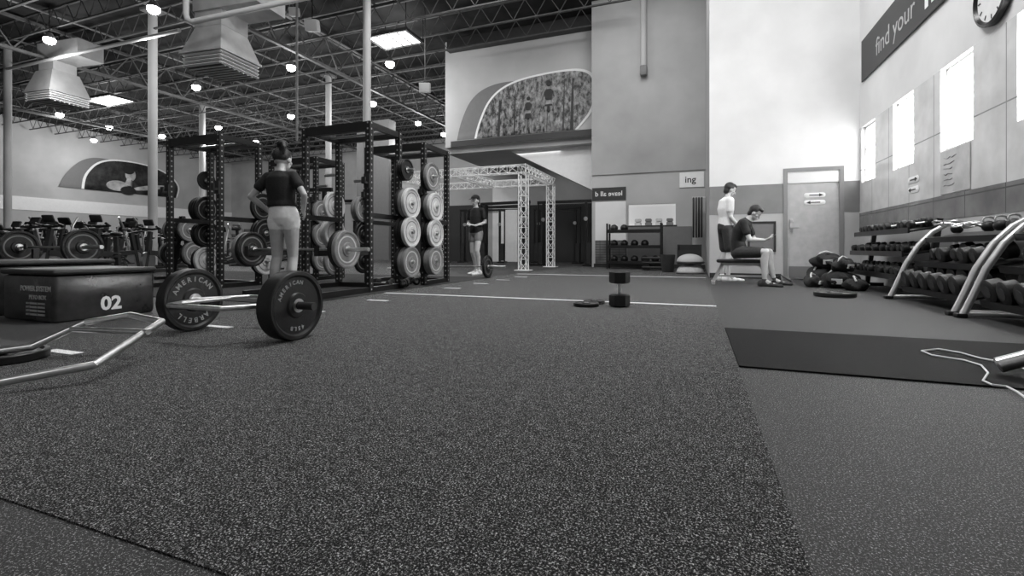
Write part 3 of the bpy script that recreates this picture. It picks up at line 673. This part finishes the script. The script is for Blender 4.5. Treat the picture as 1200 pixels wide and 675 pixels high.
for (yy0) in (5.6,3.95):
    for (k,(x,z)) in enumerate(((2.40,.17),(2.52,.46))):
        for j in range(6):
            if (yy0==5.6 and k==0 and j==0) or (k,j) in ((1,5),): continue
            if k: dup(D2,(x,yy0+j*.22,z+.10),rot=(0,-.25,random.uniform(-.16,.16)),scale=random.choice(((.85,.82,.82),(.7,.65,.65))))
            else: dup(D2,(x,yy0+j*.22,z+.115),rot=(0,-.25,random.uniform(-.08,.08)))
def kettlebell(loc,label,grp,r=.075):
    t=thing('kettlebell',label,'kettlebell',loc,group=grp)
    obj('bell',MB().ell((0,0,r*.85),(r,r,r),n=18,z0=-.85),RUB,parent=t)
    obj('handle',MB().tube([(-.6*r,0,r*1.5),(-.8*r,0,r*1.9),(-.6*r,0,r*2.35),(0,0,r*2.5),(.6*r,0,r*2.35),(.8*r,0,r*1.9),(.6*r,0,r*1.5)],r*.16,n=10),STEEL,parent=t)
    return t
K=kettlebell((2.64,5.55,.765),'small black kettlebell with steel handle on top shelf','kettlebells on the top shelf',.055)
for j in (1,2,5): dup(K,(2.64,5.55+j*.2,.765))
for j in range(3): dup(K,(2.64,3.95+j*.3,.765))
m=MB()
for j in range(6): 
    pts=[(2.56+.14*math.cos(a+j),5.95+j*.12+.06*math.sin(a*1.3),.82+.02*math.sin(a*2)+.012*j) for a in [q*.5 for q in range(14)]]
    m.tube(pts,.009,n=6)
obj('cable_attachments',m,STEEL,label='tangle of steel cable attachments on the rack',cat='attachment')
# ================================================================ OTHER GEAR
pts=[at(u,.585*560/(v-291))+(.015,) for (u,v) in ((1080,411),(1092,416),(1110,419),(1130,422),(1150,428),(1158,437),(1152,446),(1163,451),(1180,453),(1192,459),(1203,467))]
pts2=[at(u,.585*560/(v-291))+(.015,) for (u,v) in ((1080,411),(1100,409),(1125,413),(1150,420),(1172,424),(1190,428),(1210,436))]
t=thing('skipping_rope','thin pale skipping rope curled on the dark mat','rope',(0,0,0))
obj('cord',MB().tube(pts,.0045,n=8),WHT,parent=t); obj('cord',MB().tube(pts2,.0045,n=8),WHT,parent=t)
t=thing('exercise_bench','black padded bench on splayed silver tube legs','bench',(1.95,2.75,0))
obj('leg',MB().tube([(-.62,.17,.05),(-.3,.12,.2),(-.05,.05,.38)],.035,n=14),STEEL,parent=t)
obj('leg',MB().tube([(.55,-.1,.04),(.3,-.05,.2),(.1,0,.38)],.035,n=14),STEEL,parent=t)
obj('bench_pad',MB().rbox((.15,0,.44),(.7,.3,.08),.03),VINYL,parent=t)
PV=mat('plyo_vinyl',.032,.25,var=.7,scale=7,bump=.5,detail=8)
t=thing('plyo_box','soft black vinyl plyometric box with large white numerals','plyo box',(-5.13,2.62,0))
obj('foam_block',MB().rbox((0,0,.19),(.74,.76,.38),.03),PV,parent=t)
obj('top_cover',MB().rbox((0,0,.405),(.77,.79,.045),.02),DRK,parent=t)
textmesh('02',.16,LETW,FX((.372,.02,.12)),t,bold=.005)
textmesh('POWER SYSTEM',.06,LETG,FNY((.12,-.382,.27)),t,bold=.001)
textmesh('PLYO BOX',.05,LETG,FNY((.15,-.382,.20)),t)
for k in range(4): textmesh('SOFT LANDING TRAINING',.022,LETG,FNY((.12,-.382,.15-k*.03)),t)
t=thing('plyo_box','second soft black plyometric box behind the numbered one','plyo box',(-6.1,2.75,0))
obj('foam_block',MB().rbox((0,0,.22),(.74,.9,.44),.03),PV,parent=t)
obj('top_cover',MB().rbox((0,0,.465),(.77,.93,.045),.02),DRK,parent=t)
BX,BY=.82,8.75
t=thing('weight_bench','black adjustable weight bench with silver frame and wheels','bench',(BX,BY,0))
obj('seat_pad',MB().rbox((-.12,0,.39),(.74,.25,.06),.025),VINYL,parent=t)
obj('bench_frame',MB().bar((-.42,0,.335),(.28,0,.335),.05).bar((-.40,0,.335),(-.54,0,.04),.05).bar((.16,0,.335),(.34,0,.05),.05).bar((-.54,-.22,.03),(-.54,.22,.03),.05).bar((.34,-.13,.05),(.34,.13,.05),.045).bar((-.46,0,.14),(.26,0,.14),.035),SILV,parent=t)
for s in(-1,1): obj('wheel',MB().cyl((.34,s*.13,.045),(.34,s*.16,.045),.045,n=20),RUB,parent=t)
def bag(loc,sz,rot,label,m=BLKC):
    t=thing('sandbag',label,'bag',loc,rot,group='heap of sandbags')
    obj('bag_body',MB().ell((0,0,sz[2]*.45),(sz[0]/2,sz[1]/2,sz[2]*.55),n=30,m=16,lump=.17,flat=0.0),m,parent=t)
    obj('strap',MB().tube([(-sz[0]*.3,-.02,sz[2]*.8),(-sz[0]*.2,0,sz[2]*1.05),(0,.02,sz[2]*1.2),(sz[0]*.2,0,sz[2]*1.05),(sz[0]*.3,.03,sz[2]*.8)],.013,n=8),LETG,parent=t)
    obj('printed_patch',MB().box((0,-sz[1]*.5,sz[2]*.42),(sz[0]*.3,.02,sz[2]*.3),rot=(.2,0,0)),LETG,parent=t)
    return t
bag((1.93,9.05,0),(.5,.42,.30),.3,'black gym sandbag slumped on the floor')
bag((2.03,8.5,0),(.46,.38,.26),-.4,'black gym sandbag slumped by the dumbbell rack')
bag((1.97,9.0,.29),(.42,.34,.22),-.1,'black gym sandbag piled on another')
bag((1.70,8.6,0),(.28,.24,.18),.9,'small black gym sandbag on the floor')
bag((2.08,8.5,.25),(.34,.26,.19),.5,'small black sandbag piled on another')
bag((2.12,8.08,0),(.30,.3,.17),1.2,'flattened black sandbag beside the dumbbell rack')
obj('medicine_ball',MB().ell((0,0,.11),(.11,)*3,n=22,m=14),RUB,loc=(2.1,9.55,0),label='black rubber medicine ball beside the sandbag heap',cat='ball')
t=thing('floor_stand','small black forked floor stand near the door','stand',(1.4,9.5,0))
obj('stand_frame',MB().tube([(-.16,0,.03),(0,0,.12),(.16,0,.03)],.018,n=8).tube([(0,-.12,.02),(0,0,.12),(0,.12,.02)],.016,n=8),BLK,parent=t)
for k,(lab) in enumerate(('pale half-ball balance trainer on flat base','pale half-ball balance trainer stacked on another')):
    t=thing('balance_trainer',lab,'balance trainer',(-.12,12.1,k*.24),group='stacked balance trainers')
    obj('dome',MB().ell((0,0,.05),(.3,.3,.18),n=28,m=10,z0=0),LTG if k==0 else WL,parent=t); obj('base_disc',MB().lathe([(0.001,.0),(0.001,.3),(.025,.33),(.05,.31),(.05,0)],ax=(0,0,1),n=32),MIDG if k==0 else DRK,parent=t)
t=thing('waste_bin','small dark cylindrical bin beside balance trainers','bin',(-.65,12.6,0))
obj('bin_body',MB().lathe([(0,0.001),(0,.14),(.42,.18),(.44,.18),(.44,.165),(.02,.13),(.02,0.001)],ax=(0,0,1),n=28),DRK,parent=t)
t=thing('mat_hanger','wall hanger holding a bundle of black exercise mats','mat hanger',(.06,14.3,0))
obj('wall_arm',MB().bar((.2,0,2.02),(-.15,0,2.02),.04),STEEL,parent=t)
for k in range(4): obj('hanging_mat',MB().rbox((.1-k*.07,0,1.45),(.05,.55,1.1),.015),RUB if k%2 else DRK,parent=t)
t=thing('storage_crate','dark storage crate beneath hanging mats','crate',(-.15,13.6,0))
obj('crate_body',MB().bbox((-.3,-.3,0),(.3,.3,.05)).bbox((-.3,-.3,.05),(-.27,.3,.7)).bbox((.27,-.3,.05),(.3,.3,.7)).bbox((-.27,-.3,.05),(.27,-.27,.55)).bbox((-.27,.27,.05),(.27,.3,.7)),DRK,parent=t)
for k in range(3):
    t=thing('aerobic_step','black aerobic step in a low stack','step',(-.95,13.4,k*.125),group='stacked steps')
    obj('step_deck',MB().rbox((0,0,.09),(.8,.38,.05),.015),DRK,parent=t)
    for s in(-1,1): obj('step_foot',MB().bbox((s*.29-.07,-.16,.001),(s*.29+.07,.16,.07)),BLK,parent=t)
t=thing('ball_shelf','black metal three-shelf storage rack with exercise balls','shelf',(-1.65,14.2,0))
for sx in(-1,1):
    for sy in(-1,1): obj('shelf_post',MB().bar((sx*.75,sy*.22,0),(sx*.75,sy*.22,1.32),.05),BLK,parent=t)
for z in(.15,.6,1.05): obj('shelf',MB().bbox((-.75,-.22,z),(.75,.22,z+.03)).bbox((-.75,-.24,z),(.75,-.22,z+.09)),BLK,parent=t)
for z,n in((.15,5),(.6,4),(1.05,2)):
    for k in range(n):
        r=.11
        obj('medicine_ball',MB().ell((0,0,0),(r,r,r),n=18),random.choice([RUB,DRK,RUB]),loc=(-1.65-.58+k*.29,14.2,z+.03+r),label='rubber medicine ball on the storage rack',cat='ball',group='balls on the storage rack')
# ================================================================ LATTICE RIG
def truss(m,a,b,s=.21,r=.015,step=.28):
    a=V(a);b=V(b);d=(b-a);L=d.length;t=d.normalized();x,y=m.basis(t)
    cs=[(x*i+y*j)*s/2 for i,j in((1,1),(-1,1),(-1,-1),(1,-1))]
    for c in cs: m.cyl(a+c,b+c,r,n=6)
    n=max(1,int(L/step))
    for k in range(n):
        p=a+t*(L*k/n); q=a+t*(L*(k+1)/n)
        for i in range(4):
            c1=cs[i];c2=cs[(i+1)%4]; m.cyl((p+c1),(q+c2),r*.55,n=5); m.cyl(p+c1,p+c2,r*.5,n=5)
    return m
rx0,rx1,ry0,ry1,rz=-8.4,-4.35,12.2,14.8,2.75
t=thing('lattice_rig','white box-truss training rig with lattice posts','rig',((rx0+rx1)/2,(ry0+ry1)/2,0))
hx,hy=(rx1-rx0)/2,(ry1-ry0)/2
for sx in(-1,1):
    for sy in(-1,1):
        obj('lattice_post',truss(MB(),(sx*hx,sy*hy,.02),(sx*hx,sy*hy,rz-.15)).bbox((sx*hx-.2,sy*hy-.2,.001),(sx*hx+.2,sy*hy+.2,.02)),WHT,parent=t)
    obj('lattice_beam',truss(MB(),(sx*hx,-hy-.15,rz),(sx*hx,hy+.15,rz)),WHT,parent=t)
    obj('lattice_beam',truss(MB(),(-hx+.15,sx*hy,rz),(hx-.15,sx*hy,rz)),WHT,parent=t)
obj('lattice_beam',truss(MB(),(0,-hy+.15,rz),(0,hy-.15,rz)),WHT,parent=t)
def cable_machine(loc,rz=0):
    t=thing('cable_machine','black cable machine with weight stacks and pulleys','cable machine',loc,rz,group='cable machines')
    for s in(-1,1):
        obj('tower',MB().bar((s*.75,0,.03),(s*.75,0,2.2),.09).bar((s*.95,.0,.03),(s*.95,0,2.2),.05).bbox((s*.7,-.35,.001),(s*1.0,.35,.05)),BLK,parent=t)
        obj('weight_stack',MB().bbox((s*.78,-.1,.08),(s*.93,.1,.8)),DRK,parent=t)
        obj('pulley',MB().cyl((s*.75,-.1,1.6),(s*.75,-.06,1.6),.07,n=16),STEEL,parent=t)
    obj('top_beam',MB().bbox((-.98,-.05,2.15),(.98,.05,2.25)),BLK,parent=t)
    obj('pull_bar',MB().bar((-.7,-.1,2.1),(.7,-.1,2.1),.03),BLK,parent=t)
    return t
C=cable_machine((-4.2,16.0,0),.0)
for p,r in (((-6.3,15.7),-.1),((-8.4,18.4),.2),((-5.2,18.6),0),((-7.0,17.2),.15),((-10.6,17.5),.1),((-11.5,13.0),.3),((-10.2,10.2),.2),((-15.5,14.5),.4),((-18.5,17.5),.4)): dup(C,p+(0,),(0,0,r))
# ================================================================ CARDIO
def elliptical(loc,rz):
    t=thing('elliptical_trainer','dark elliptical trainer with upright arms and console','exercise machine',loc,rz,group='cardio machines')
    obj('base_rail',MB().bbox((-.08,-.9,.02),(.08,.8,.1)).bbox((-.3,-.9,.0),(.3,-.82,.07)).bbox((-.3,.72,.0),(.3,.8,.07)),DRK,parent=t)
    obj('drive_housing',MB().lathe([(-.12,0.01),(-.12,.28),(-.08,.32),(.08,.32),(.12,.28),(.12,.01)],o=(0,.55,.38),n=24),DRK,parent=t)
    obj('console_mast',MB().bar((0,.35,.3),(0,.15,1.35),.08),DRK,parent=t)
    obj('console',MB().rbox((0,.12,1.42),(.34,.08,.24),.03,rot=(-.4,0,0)),BLK,parent=t)
    for s in(-1,1):
        obj('swing_arm',MB().tube([(s*.22,.35,.45),(s*.26,.25,.9),(s*.26,.12,1.3),(s*.22,-.08,1.55)],.026,n=8),SILV,parent=t)
        obj('pedal',MB().rbox((s*.18,-.25,.28+s*.06),(.14,.38,.05),.02).bar((s*.18,-.8,.12),(s*.18,.45,.35),.05),DRK,parent=t)
    return t
def bike(loc,rz):
    t=thing('exercise_bike','dark upright exercise bike with flywheel and handlebars','exercise machine',loc,rz,group='cardio machines')
    obj('bike_frame',MB().bbox((-.25,-.55,0),(.25,-.49,.06)).bbox((-.25,.49,0),(.25,.55,.06)).bar((0,-.5,.05),(0,.5,.05),.08).bar((0,-.35,.05),(0,-.28,.85),.08).bar((0,.5,.08),(0,.3,1.0),.08).bar((0,-.3,.45),(0,.4,.5),.11),DRK,parent=t)
    obj('flywheel',MB().lathe([(-.03,.01),(-.03,.23),(.03,.23),(.03,.01)],o=(0,.38,.30),n=28),STEEL,parent=t)
    obj('saddle',MB().ell((0,-.3,.92),(.11,.15,.05),n=16),BLK,parent=t)
    obj('handlebars',MB().tube([(-.22,.42,1.12),(-.2,.26,1.08),(0,.24,1.06),(.2,.26,1.08),(.22,.42,1.12)],.026,n=8),BLK,parent=t)
    obj('monitor',MB().rbox((0,.36,1.22),(.22,.05,.16),.02,rot=(-.4,0,0)),DRK,parent=t)
    for s in(-1,1): obj('pedal_crank',MB().bar((s*.08,.05,.35),(s*.1,.05+s*.12,.35-s*.12),.03).rbox((s*.15,.05+s*.12,.35-s*.12),(.1,.12,.03),.01),DRK,parent=t)
    return t
RZ=.366
E=elliptical(at(46,14.6)+(0,),RZ); B=bike(at(22,10.3)+(0,),RZ)
i=0
for (d,us) in ((10.3,(74,126)),(11.9,(2,48,94,140,186)),(13.3,(150,)),(14.6,(12,80,114,150,186,220)),(16.7,(0,30,60,90,120,150,180,212,285)),(18.8,(10,36,62,88,114,140,166,192,275,300)),(20.9,(0,24,48,72,96,120,144,168,192,216,262)),(23,(12,34,56,78,100,122,144,166,188,210,270,335)),(25.2,(4,26,48,70,92,114,136,158,180,202,290,310))):
    for u in us:
        i+=1; src=E if (i%2==0 and d>13.5) else B
        x,y=at(u,d); dup(src,(x,y,0),(0,0,RZ+random.choice((0,math.pi))+(0 if src is E else random.uniform(-.25,.25))))
# ================================================================ PEOPLE
def solidify(mb,name,m,vox,parent,smooth=4,label=None):
    me=mb.mesh(name,m); o=bpy.data.objects.new(name,me); COL.objects.link(o)
    md=o.modifiers.new('r','REMESH'); md.mode='VOXEL'; md.voxel_size=vox; md.use_smooth_shade=True
    s=o.modifiers.new('s','SMOOTH'); s.iterations=smooth; s.factor=.5
    dg=bpy.context.evaluated_depsgraph_get(); dg.update()
    nm=bpy.data.meshes.new_from_object(o.evaluated_get(dg)); bpy.data.objects.remove(o)
    nm.materials.clear(); nm.materials.append(m)
    for p in nm.polygons: p.use_smooth=True
    o=bpy.data.objects.new(name,nm); link(o,parent)
    if label:o['label']=label
    return o
def hand(M,w,f,n,tside,curl):
    w=V(w);f=V(f).normalized();n=V(n).normalized(); n=(n-f*n.dot(f)).normalized(); s=f.cross(n).normalized()
    if s.dot(V(tside))<0: s=-s
    M.loft([(w-f*.01,.024,.018),(w+f*.025,.034,.016),(w+f*.06,.040,.014),(w+f*.088,.038,.012)],s)
    Ls=(.068,.078,.072,.056)
    for i,L in enumerate(Ls):
        o=(1.5-i)*.0225; p=w+f*.082+s*o; dirr=(f+s*(1.5-i)*.07).normalized(); pts=[p]
        for k,fr in enumerate((.42,.32,.26)):
            a=curl*(k+.6); dd=dirr*math.cos(a)-n*math.sin(a); p=p+dd*L*fr*1.05; pts.append(p)
        M.limb(pts,(.0095,.009,.0085,.0075),n=8)
    p=w+f*.025+s*.028; q=p+(f*.7+s*.8-n*.2).normalized()*.038; r=q+(f*.95+s*.25-n*.4*curl).normalized()*.03
    M.limb([p,q,r],(.013,.011,.009),n=8)
def person(name_label,loc,rz,J,shirt,shorts,shoes,hair,bun=False,sleeve=.6,short_t=.45,cap=False,sc=1.0,crop=0,fem=False,skin=None):
    t=thing('person',name_label,'person',loc,rz); t.scale=(sc,)*3
    g=lambda k:V(J[k])
    B=MB(); side=(V(J['shR'])-V(J['shL'])).normalized()
    hipw=.148 if fem else .16; wst=.102 if fem else .135; chs=.130 if fem else .165
    tk=.88 if fem else 1
    P,W,C,U,N,Hd=g('pelvis'),g('waist'),g('chest'),g('upper'),g('neck'),g('head')
    dn=(P-W).normalized()
    B.loft([(P+dn*.09,hipw*.6,.08),(P+dn*.03,hipw,.115*tk),(P-dn*.05,hipw*.93,.11*tk),(W,wst,.09*tk),(C,chs,.105*tk),(U,chs*.95,.085*tk),((U+N)/2,.08,.062),(N,.052*tk,.055*tk),(N*.4+Hd*.6,.048*tk,.05)],side)
    f=V(J['face']).normalized(); sd=side; upv=sd.cross(f).normalized()
    if upv.z<0: upv=-upv
    B.ell(Hd+upv*.025-f*.012,(.074,.094,.098),(sd,f,upv),n=20,m=14)
    B.ell(Hd-upv*.05+f*.022,(.054,.064,.062),(sd,f,upv),n=16); B.ell(Hd-upv*.09+f*.055,(.024,.022,.02),(sd,f,upv),n=10)
    B.limb([Hd+upv*.012+f*.082,Hd-upv*.024+f*.102],(.009,.014),n=8)
    for s in(-1,1):
        B.ell(Hd-upv*.012+sd*s*.076-f*.005,(.012,.022,.032),(sd,f,upv),n=10)
        B.ell(Hd-upv*.02+sd*s*.04+f*.055,(.022,.02,.02),(sd,f,upv),n=10)
    for q in 'LR':
        sh,el,wr=g('sh'+q),g('el'+q),g('wr'+q); hp,kn,an,to=g('hip'+q),g('kn'+q),g('an'+q),g('to'+q)
        B.limb([sh,sh*.5+el*.5,el,el*.65+wr*.35,wr],(.05,.044,.036,.037,.024) if not fem else (.040,.036,.031,.032,.022))
        hd=J['hand'+q]; hand(B,wr,hd[0],hd[1],hd[2],hd[3])
        mid=kn*.7+an*.3; back=(kn-an).cross(side).normalized()*.02
        if (back.dot(V(to-an)))>0: back=-back
        B.limb([hp,hp*.55+kn*.45,kn,mid+back,kn*.4+an*.6+back*.6,an],[r*(.96 if fem else 1) for r in (.09,.075,.054,.057,.046,.034)])
        B.limb([an,an*.35+to*.65-V((0,0,.02)),to],(.036,.035,.028))
    solidify(B,'body',skin or SKIN,.0065,t,3)
    S=MB(); e=.017
    hem=P+dn*(.02) if not crop else W*.7+P*.3
    secs=[(hem,hipw+e,.125) if not crop else (hem,wst+.058,.12),(P-dn*.06 if not crop else W,(hipw*.96+e) if not crop else wst+.05,.123 if not crop else .115),(W-dn*.02,wst+.024+.020*crop,.108+.004*crop),(C,chs+e+.006*crop,.122*tk+.01),(U,chs+.014,.1*tk+.01),((U+N)/2,.09,.076),(U*.25+N*.75,.062,.062)]
    S.loft(secs,side)
    for q in 'LR':
        sh,el=g('sh'+q),g('el'+q); S.limb([sh,sh*(1-sleeve)+el*sleeve],(.062,.060) if not fem else (.054,.056))
        S.limb([U*.5+sh*.5,sh],(.07,.06) if not fem else (.060,.051))
    for k in range(8):
        a=random.uniform(0,6.28); p=W*.6+C*.4+side*math.cos(a)*wst*1.1+V((0,.09*math.sin(a),random.uniform(-.06,.06)))
        q2=p+V((random.uniform(-.04,.04),0,random.uniform(.06,.1))); S.limb([p,q2],(.018,.010),n=8)
    solidify(S,'t_shirt',shirt,.010,t,3)
    S=MB(); S.loft([(P+dn*.10,hipw*.7,.10*tk),(P+dn*.03,hipw+.014,.132*tk),(P-dn*.04,hipw+.008,.128*tk),(P-dn*.10,hipw*.85+.01,.115*tk)],side)
    for q in 'LR':
        hp,kn,an=g('hip'+q),g('kn'+q),g('an'+q)
        S.limb([hp,hp*(1-short_t)+kn*short_t],(.104,.092) if not fem else (.095,.090))
    solidify(S,'shorts',shorts,.010,t,3)
    for q in 'LR':
        an,to=g('an'+q),g('to'+q); S=MB(); fw=(to-an); fw.z=0; fw.normalize(); sdv=fw.cross(V((0,0,1)))
        z=to.z-.03; b=an-fw*.055
        for (k,w,hh) in((0,.036,.06),(.07,.04,.055),(.15,.046,.045),(.22,.047,.035),(.275,.036,.028)):
            S.ell((b.x+fw.x*k,b.y+fw.y*k,z+hh*.62),(w,.055,hh),(sdv,fw,V((0,0,1))),n=14)
        S.limb([an-V((0,0,.03)),an+V((0,0,.005))],(.045,.043))
        solidify(S,'shoe',shoes,.008,t,2)
    Hh=MB(); Hh.ell(Hd+upv*.04-f*.03,(.084,.092,.095),(sd,f,upv),n=20,m=12); Hh.ell(Hd+upv*.088+f*.02,(.062,.068,.04),(sd,f,upv),n=16)
    if not bun: Hh.ell(Hd-upv*.03-f*.055,(.068,.05,.065),(sd,f,upv),n=16)
    if bun:
        c=Hd+V((0.01,-.04,.165)); Hh.ell(c,(.06,.05,.045),n=14); Hh.ell(Hd+V((0,-.03,.13)),(.03,.03,.035),n=12)
        Hh.limb([c+V((.03,-.02,0)),c+V((.06,-.06,-.05)),c+V((.06,-.07,-.12))],(.03,.026,.012),n=8)
    solidify(Hh,'hair',hair,.008,t,1)
    if cap:
        Cp=MB(); Cp.ell(Hd+upv*.05-f*.01,(.092,.108,.092),(sd,f,upv),n=20,z0=0.05); Cp.ell(Hd+upv*.055+f*.11,(.07,.07,.008),(sd,f,upv),n=16)
        obj('cap',Cp,BLKC,parent=t)
    Ey=MB()
    for s in(-1,1): Ey.ell(Hd+upv*.003+sd*s*.03+f*.079,(.013,.007,.006),(sd,f,upv),n=8,m=6); Ey.ell(Hd+upv*.024+sd*s*.031+f*.084,(.018,.006,.004),(sd,f,upv),n=8,m=6)
    obj('eyes_and_brows',Ey,HAIR,parent=t)
    obj('lips',MB().ell(Hd-upv*.062+f*.085,(.022,.008,.007),(sd,f,upv),n=10,m=6),mat('lips',.2,.5),parent=t)
    return t
J=dict(pelvis=(.025,0,.93),waist=(0,.0,1.07),chest=(-.01,.0,1.22),upper=(-.015,-.01,1.34),neck=(-.015,.0,1.42),head=(-.01,.04,1.53),face=(.25,1,-.3),
 shL=(-.155,0,1.345),elL=(-.31,-.06,1.13),wrL=(-.18,.07,.98),shR=(.125,0,1.355),elR=(.28,-.06,1.145),wrR=(.20,.07,.98),
 hipL=(-.055,0,.88),knL=(-.07,.03,.49),anL=(-.085,-.02,.085),toL=(-.105,.13,.032),hipR=(.10,0,.88),knR=(.095,.05,.49),anR=(.11,-.0,.085),toR=(.16,.14,.032),
 handL=((.3,.85,-.3),(-1,.3,0),(0,0,1),.35),handR=((-.3,.85,-.3),(1,.3,0),(0,0,1),.35))
person('woman in loose black t-shirt and pale shorts, hands on hips',(-4.14,3.9,.008),math.radians(16),J,BLKC,GRYC,WHTC,HAIR,bun=True,short_t=.13,sleeve=.5,sc=1.01,crop=1,fem=True,skin=SKIND)
J=dict(pelvis=(0,0,.95),waist=(0,.01,1.10),chest=(0,.01,1.28),upper=(0,0,1.42),neck=(0,.01,1.51),head=(0,.03,1.63),face=(.1,1,-.15),
 shL=(-.17,0,1.42),elL=(-.22,-.04,1.15),wrL=(-.10,.17,1.08),shR=(.17,0,1.42),elR=(.23,-.03,1.15),wrR=(.12,.17,1.10),
 hipL=(-.08,0,.92),knL=(-.11,.12,.52),anL=(-.11,.05,.09),toL=(-.12,.21,.035),hipR=(.08,0,.92),knR=(.10,-.0,.50),anR=(.11,-.16,.10),toR=(.13,-.02,.035),
 handL=((.7,.6,.2),(0,.3,1),(0,0,1),.5),handR=((-.7,.6,.2),(0,.3,1),(0,0,1),.5))
person('person in black t-shirt and dark cap with bare legs, standing',at(558,10.8)+(.004,),math.radians(170),J,BLKC,MIDP,WHTC,HAIR,cap=True,sc=1.02,short_t=.35,fem=True)
J=dict(pelvis=(0,0,.95),waist=(0,.0,1.10),chest=(0,.0,1.27),upper=(0,.01,1.41),neck=(0,.04,1.49),head=(0,.08,1.61),face=(0,1,-.45),
 shL=(-.19,.01,1.41),elL=(-.21,.0,1.12),wrL=(-.20,.16,.92),shR=(.19,.01,1.41),elR=(.21,.0,1.12),wrR=(.20,.16,.93),
 hipL=(-.09,0,.92),knL=(-.10,.03,.50),anL=(-.11,-.02,.09),toL=(-.13,.14,.032),hipR=(.09,0,.92),knR=(.10,.04,.50),anR=(.11,.0,.09),toR=(.13,.16,.032),
 handL=((.1,.6,-.8),(-1,0,0),(0,1,0),.4),handR=((-.1,.6,-.8),(1,0,0),(0,1,0),.4))
person('person in white t-shirt and dark shorts, standing looking down',(.52,9.65,0),math.radians(-72),J,WHTC,DGC,WHTC,HAIR,short_t=.8,sc=1.04)
J=dict(pelvis=(0,0,.535),waist=(0,-.02,.70),chest=(0,.03,.89),upper=(0,.10,1.02),neck=(0,.16,1.095),head=(0,.235,1.175),face=(0,1,-.8),
 shL=(-.185,.09,1.01),elL=(-.235,.19,.74),wrL=(-.09,.38,.73),shR=(.185,.09,1.01),elR=(.235,.19,.74),wrR=(.09,.38,.73),
 hipL=(-.10,.02,.535),knL=(-.21,.42,.54),anL=(-.21,.48,.09),toL=(-.24,.64,.032),hipR=(.10,.02,.535),knR=(.21,.42,.54),anR=(.21,.40,.09),toR=(.24,.56,.032),
 handL=((.45,.8,.35),(-.3,-.3,-1),(0,0,1),.45),handR=((-.45,.8,.35),(.3,-.3,-1),(0,0,1),.45))
PX=BX-.14
person('person in black t-shirt and dark shorts sitting hunched over a phone',(PX,BY,.0),math.radians(-104),J,BLKC,DGC,DGC,HAIR,short_t=.7)
t=thing('mobile_phone','dark mobile phone held in both hands','phone',(PX+.47*.97,BY-.47*.242,.785),rot=(0,-.6,-.24))
obj('phone_body',MB().rbox((0,0,0),(.15,.075,.009),.004),BLK,parent=t); obj('phone_screen',MB().bbox((-.068,-.034,.0046),(.068,.034,.0055)),MIDG,parent=t)
# ================================================================ LIGHT
def area(loc,size,e,rot=(0,0,0),sy=None):  # area lamps added for lighting only, no fittings modelled
    l=bpy.data.lights.new('added_area_light','AREA'); l.energy=e; l.shape='RECTANGLE'; l.size=size; l.size_y=sy or size
    o=bpy.data.objects.new('added_area_light',l); o.location=loc; o.rotation_euler=rot; COL.objects.link(o)
area((-1.5,5.2,8.2),2.5,480); area((-6,3.5,8.2),3,115)  # overhead fill added above the foreground, out of view
area((-2.5,-2.0,5.5),3,50,rot=(math.radians(65),0,math.radians(25)))  # fill added behind the camera to light front faces
area((0.7,5.5,8.0),1.5,150,rot=(math.radians(48),0,0))  # added lamp tilted to brighten the white door wall
area((-1.5,11.5,8.2),2.0,145,rot=(math.radians(25),0,0)); area((-6,11.0,8.2),2.5,240,rot=(math.radians(30),0,0))  # added overhead fills tilted towards the rear walls
area((-5.5,17.5,4.1),2.0,30)  # lamp added under the mezzanine soffit, without a fitting
for (a,b) in wins[:3]: area((XR+.05,(a+b)/2,2.3),.7,62,rot=(0,-math.pi/2,0),sy=.95)  # daylight lamps added in the window openings
w=bpy.data.worlds.new('w'); sc.world=w; w.use_nodes=True; w.node_tree.nodes['Background'].inputs[0].default_value=(.5,.5,.5,1); w.node_tree.nodes['Background'].inputs[1].default_value=.3
# ================================================================ CAMERA
cd=bpy.data.cameras.new('camera'); cd.sensor_width=36; cd.lens=36*560/1200; cd.shift_y=-(337.5-291)/1200; cd.clip_start=.02
co=bpy.data.objects.new('camera',cd); co.location=(0,0,.6); co.rotation_euler=(math.pi/2,0,math.radians(21.0)); COL.objects.link(co); sc.camera=co
sc.view_settings.view_transform='Standard'
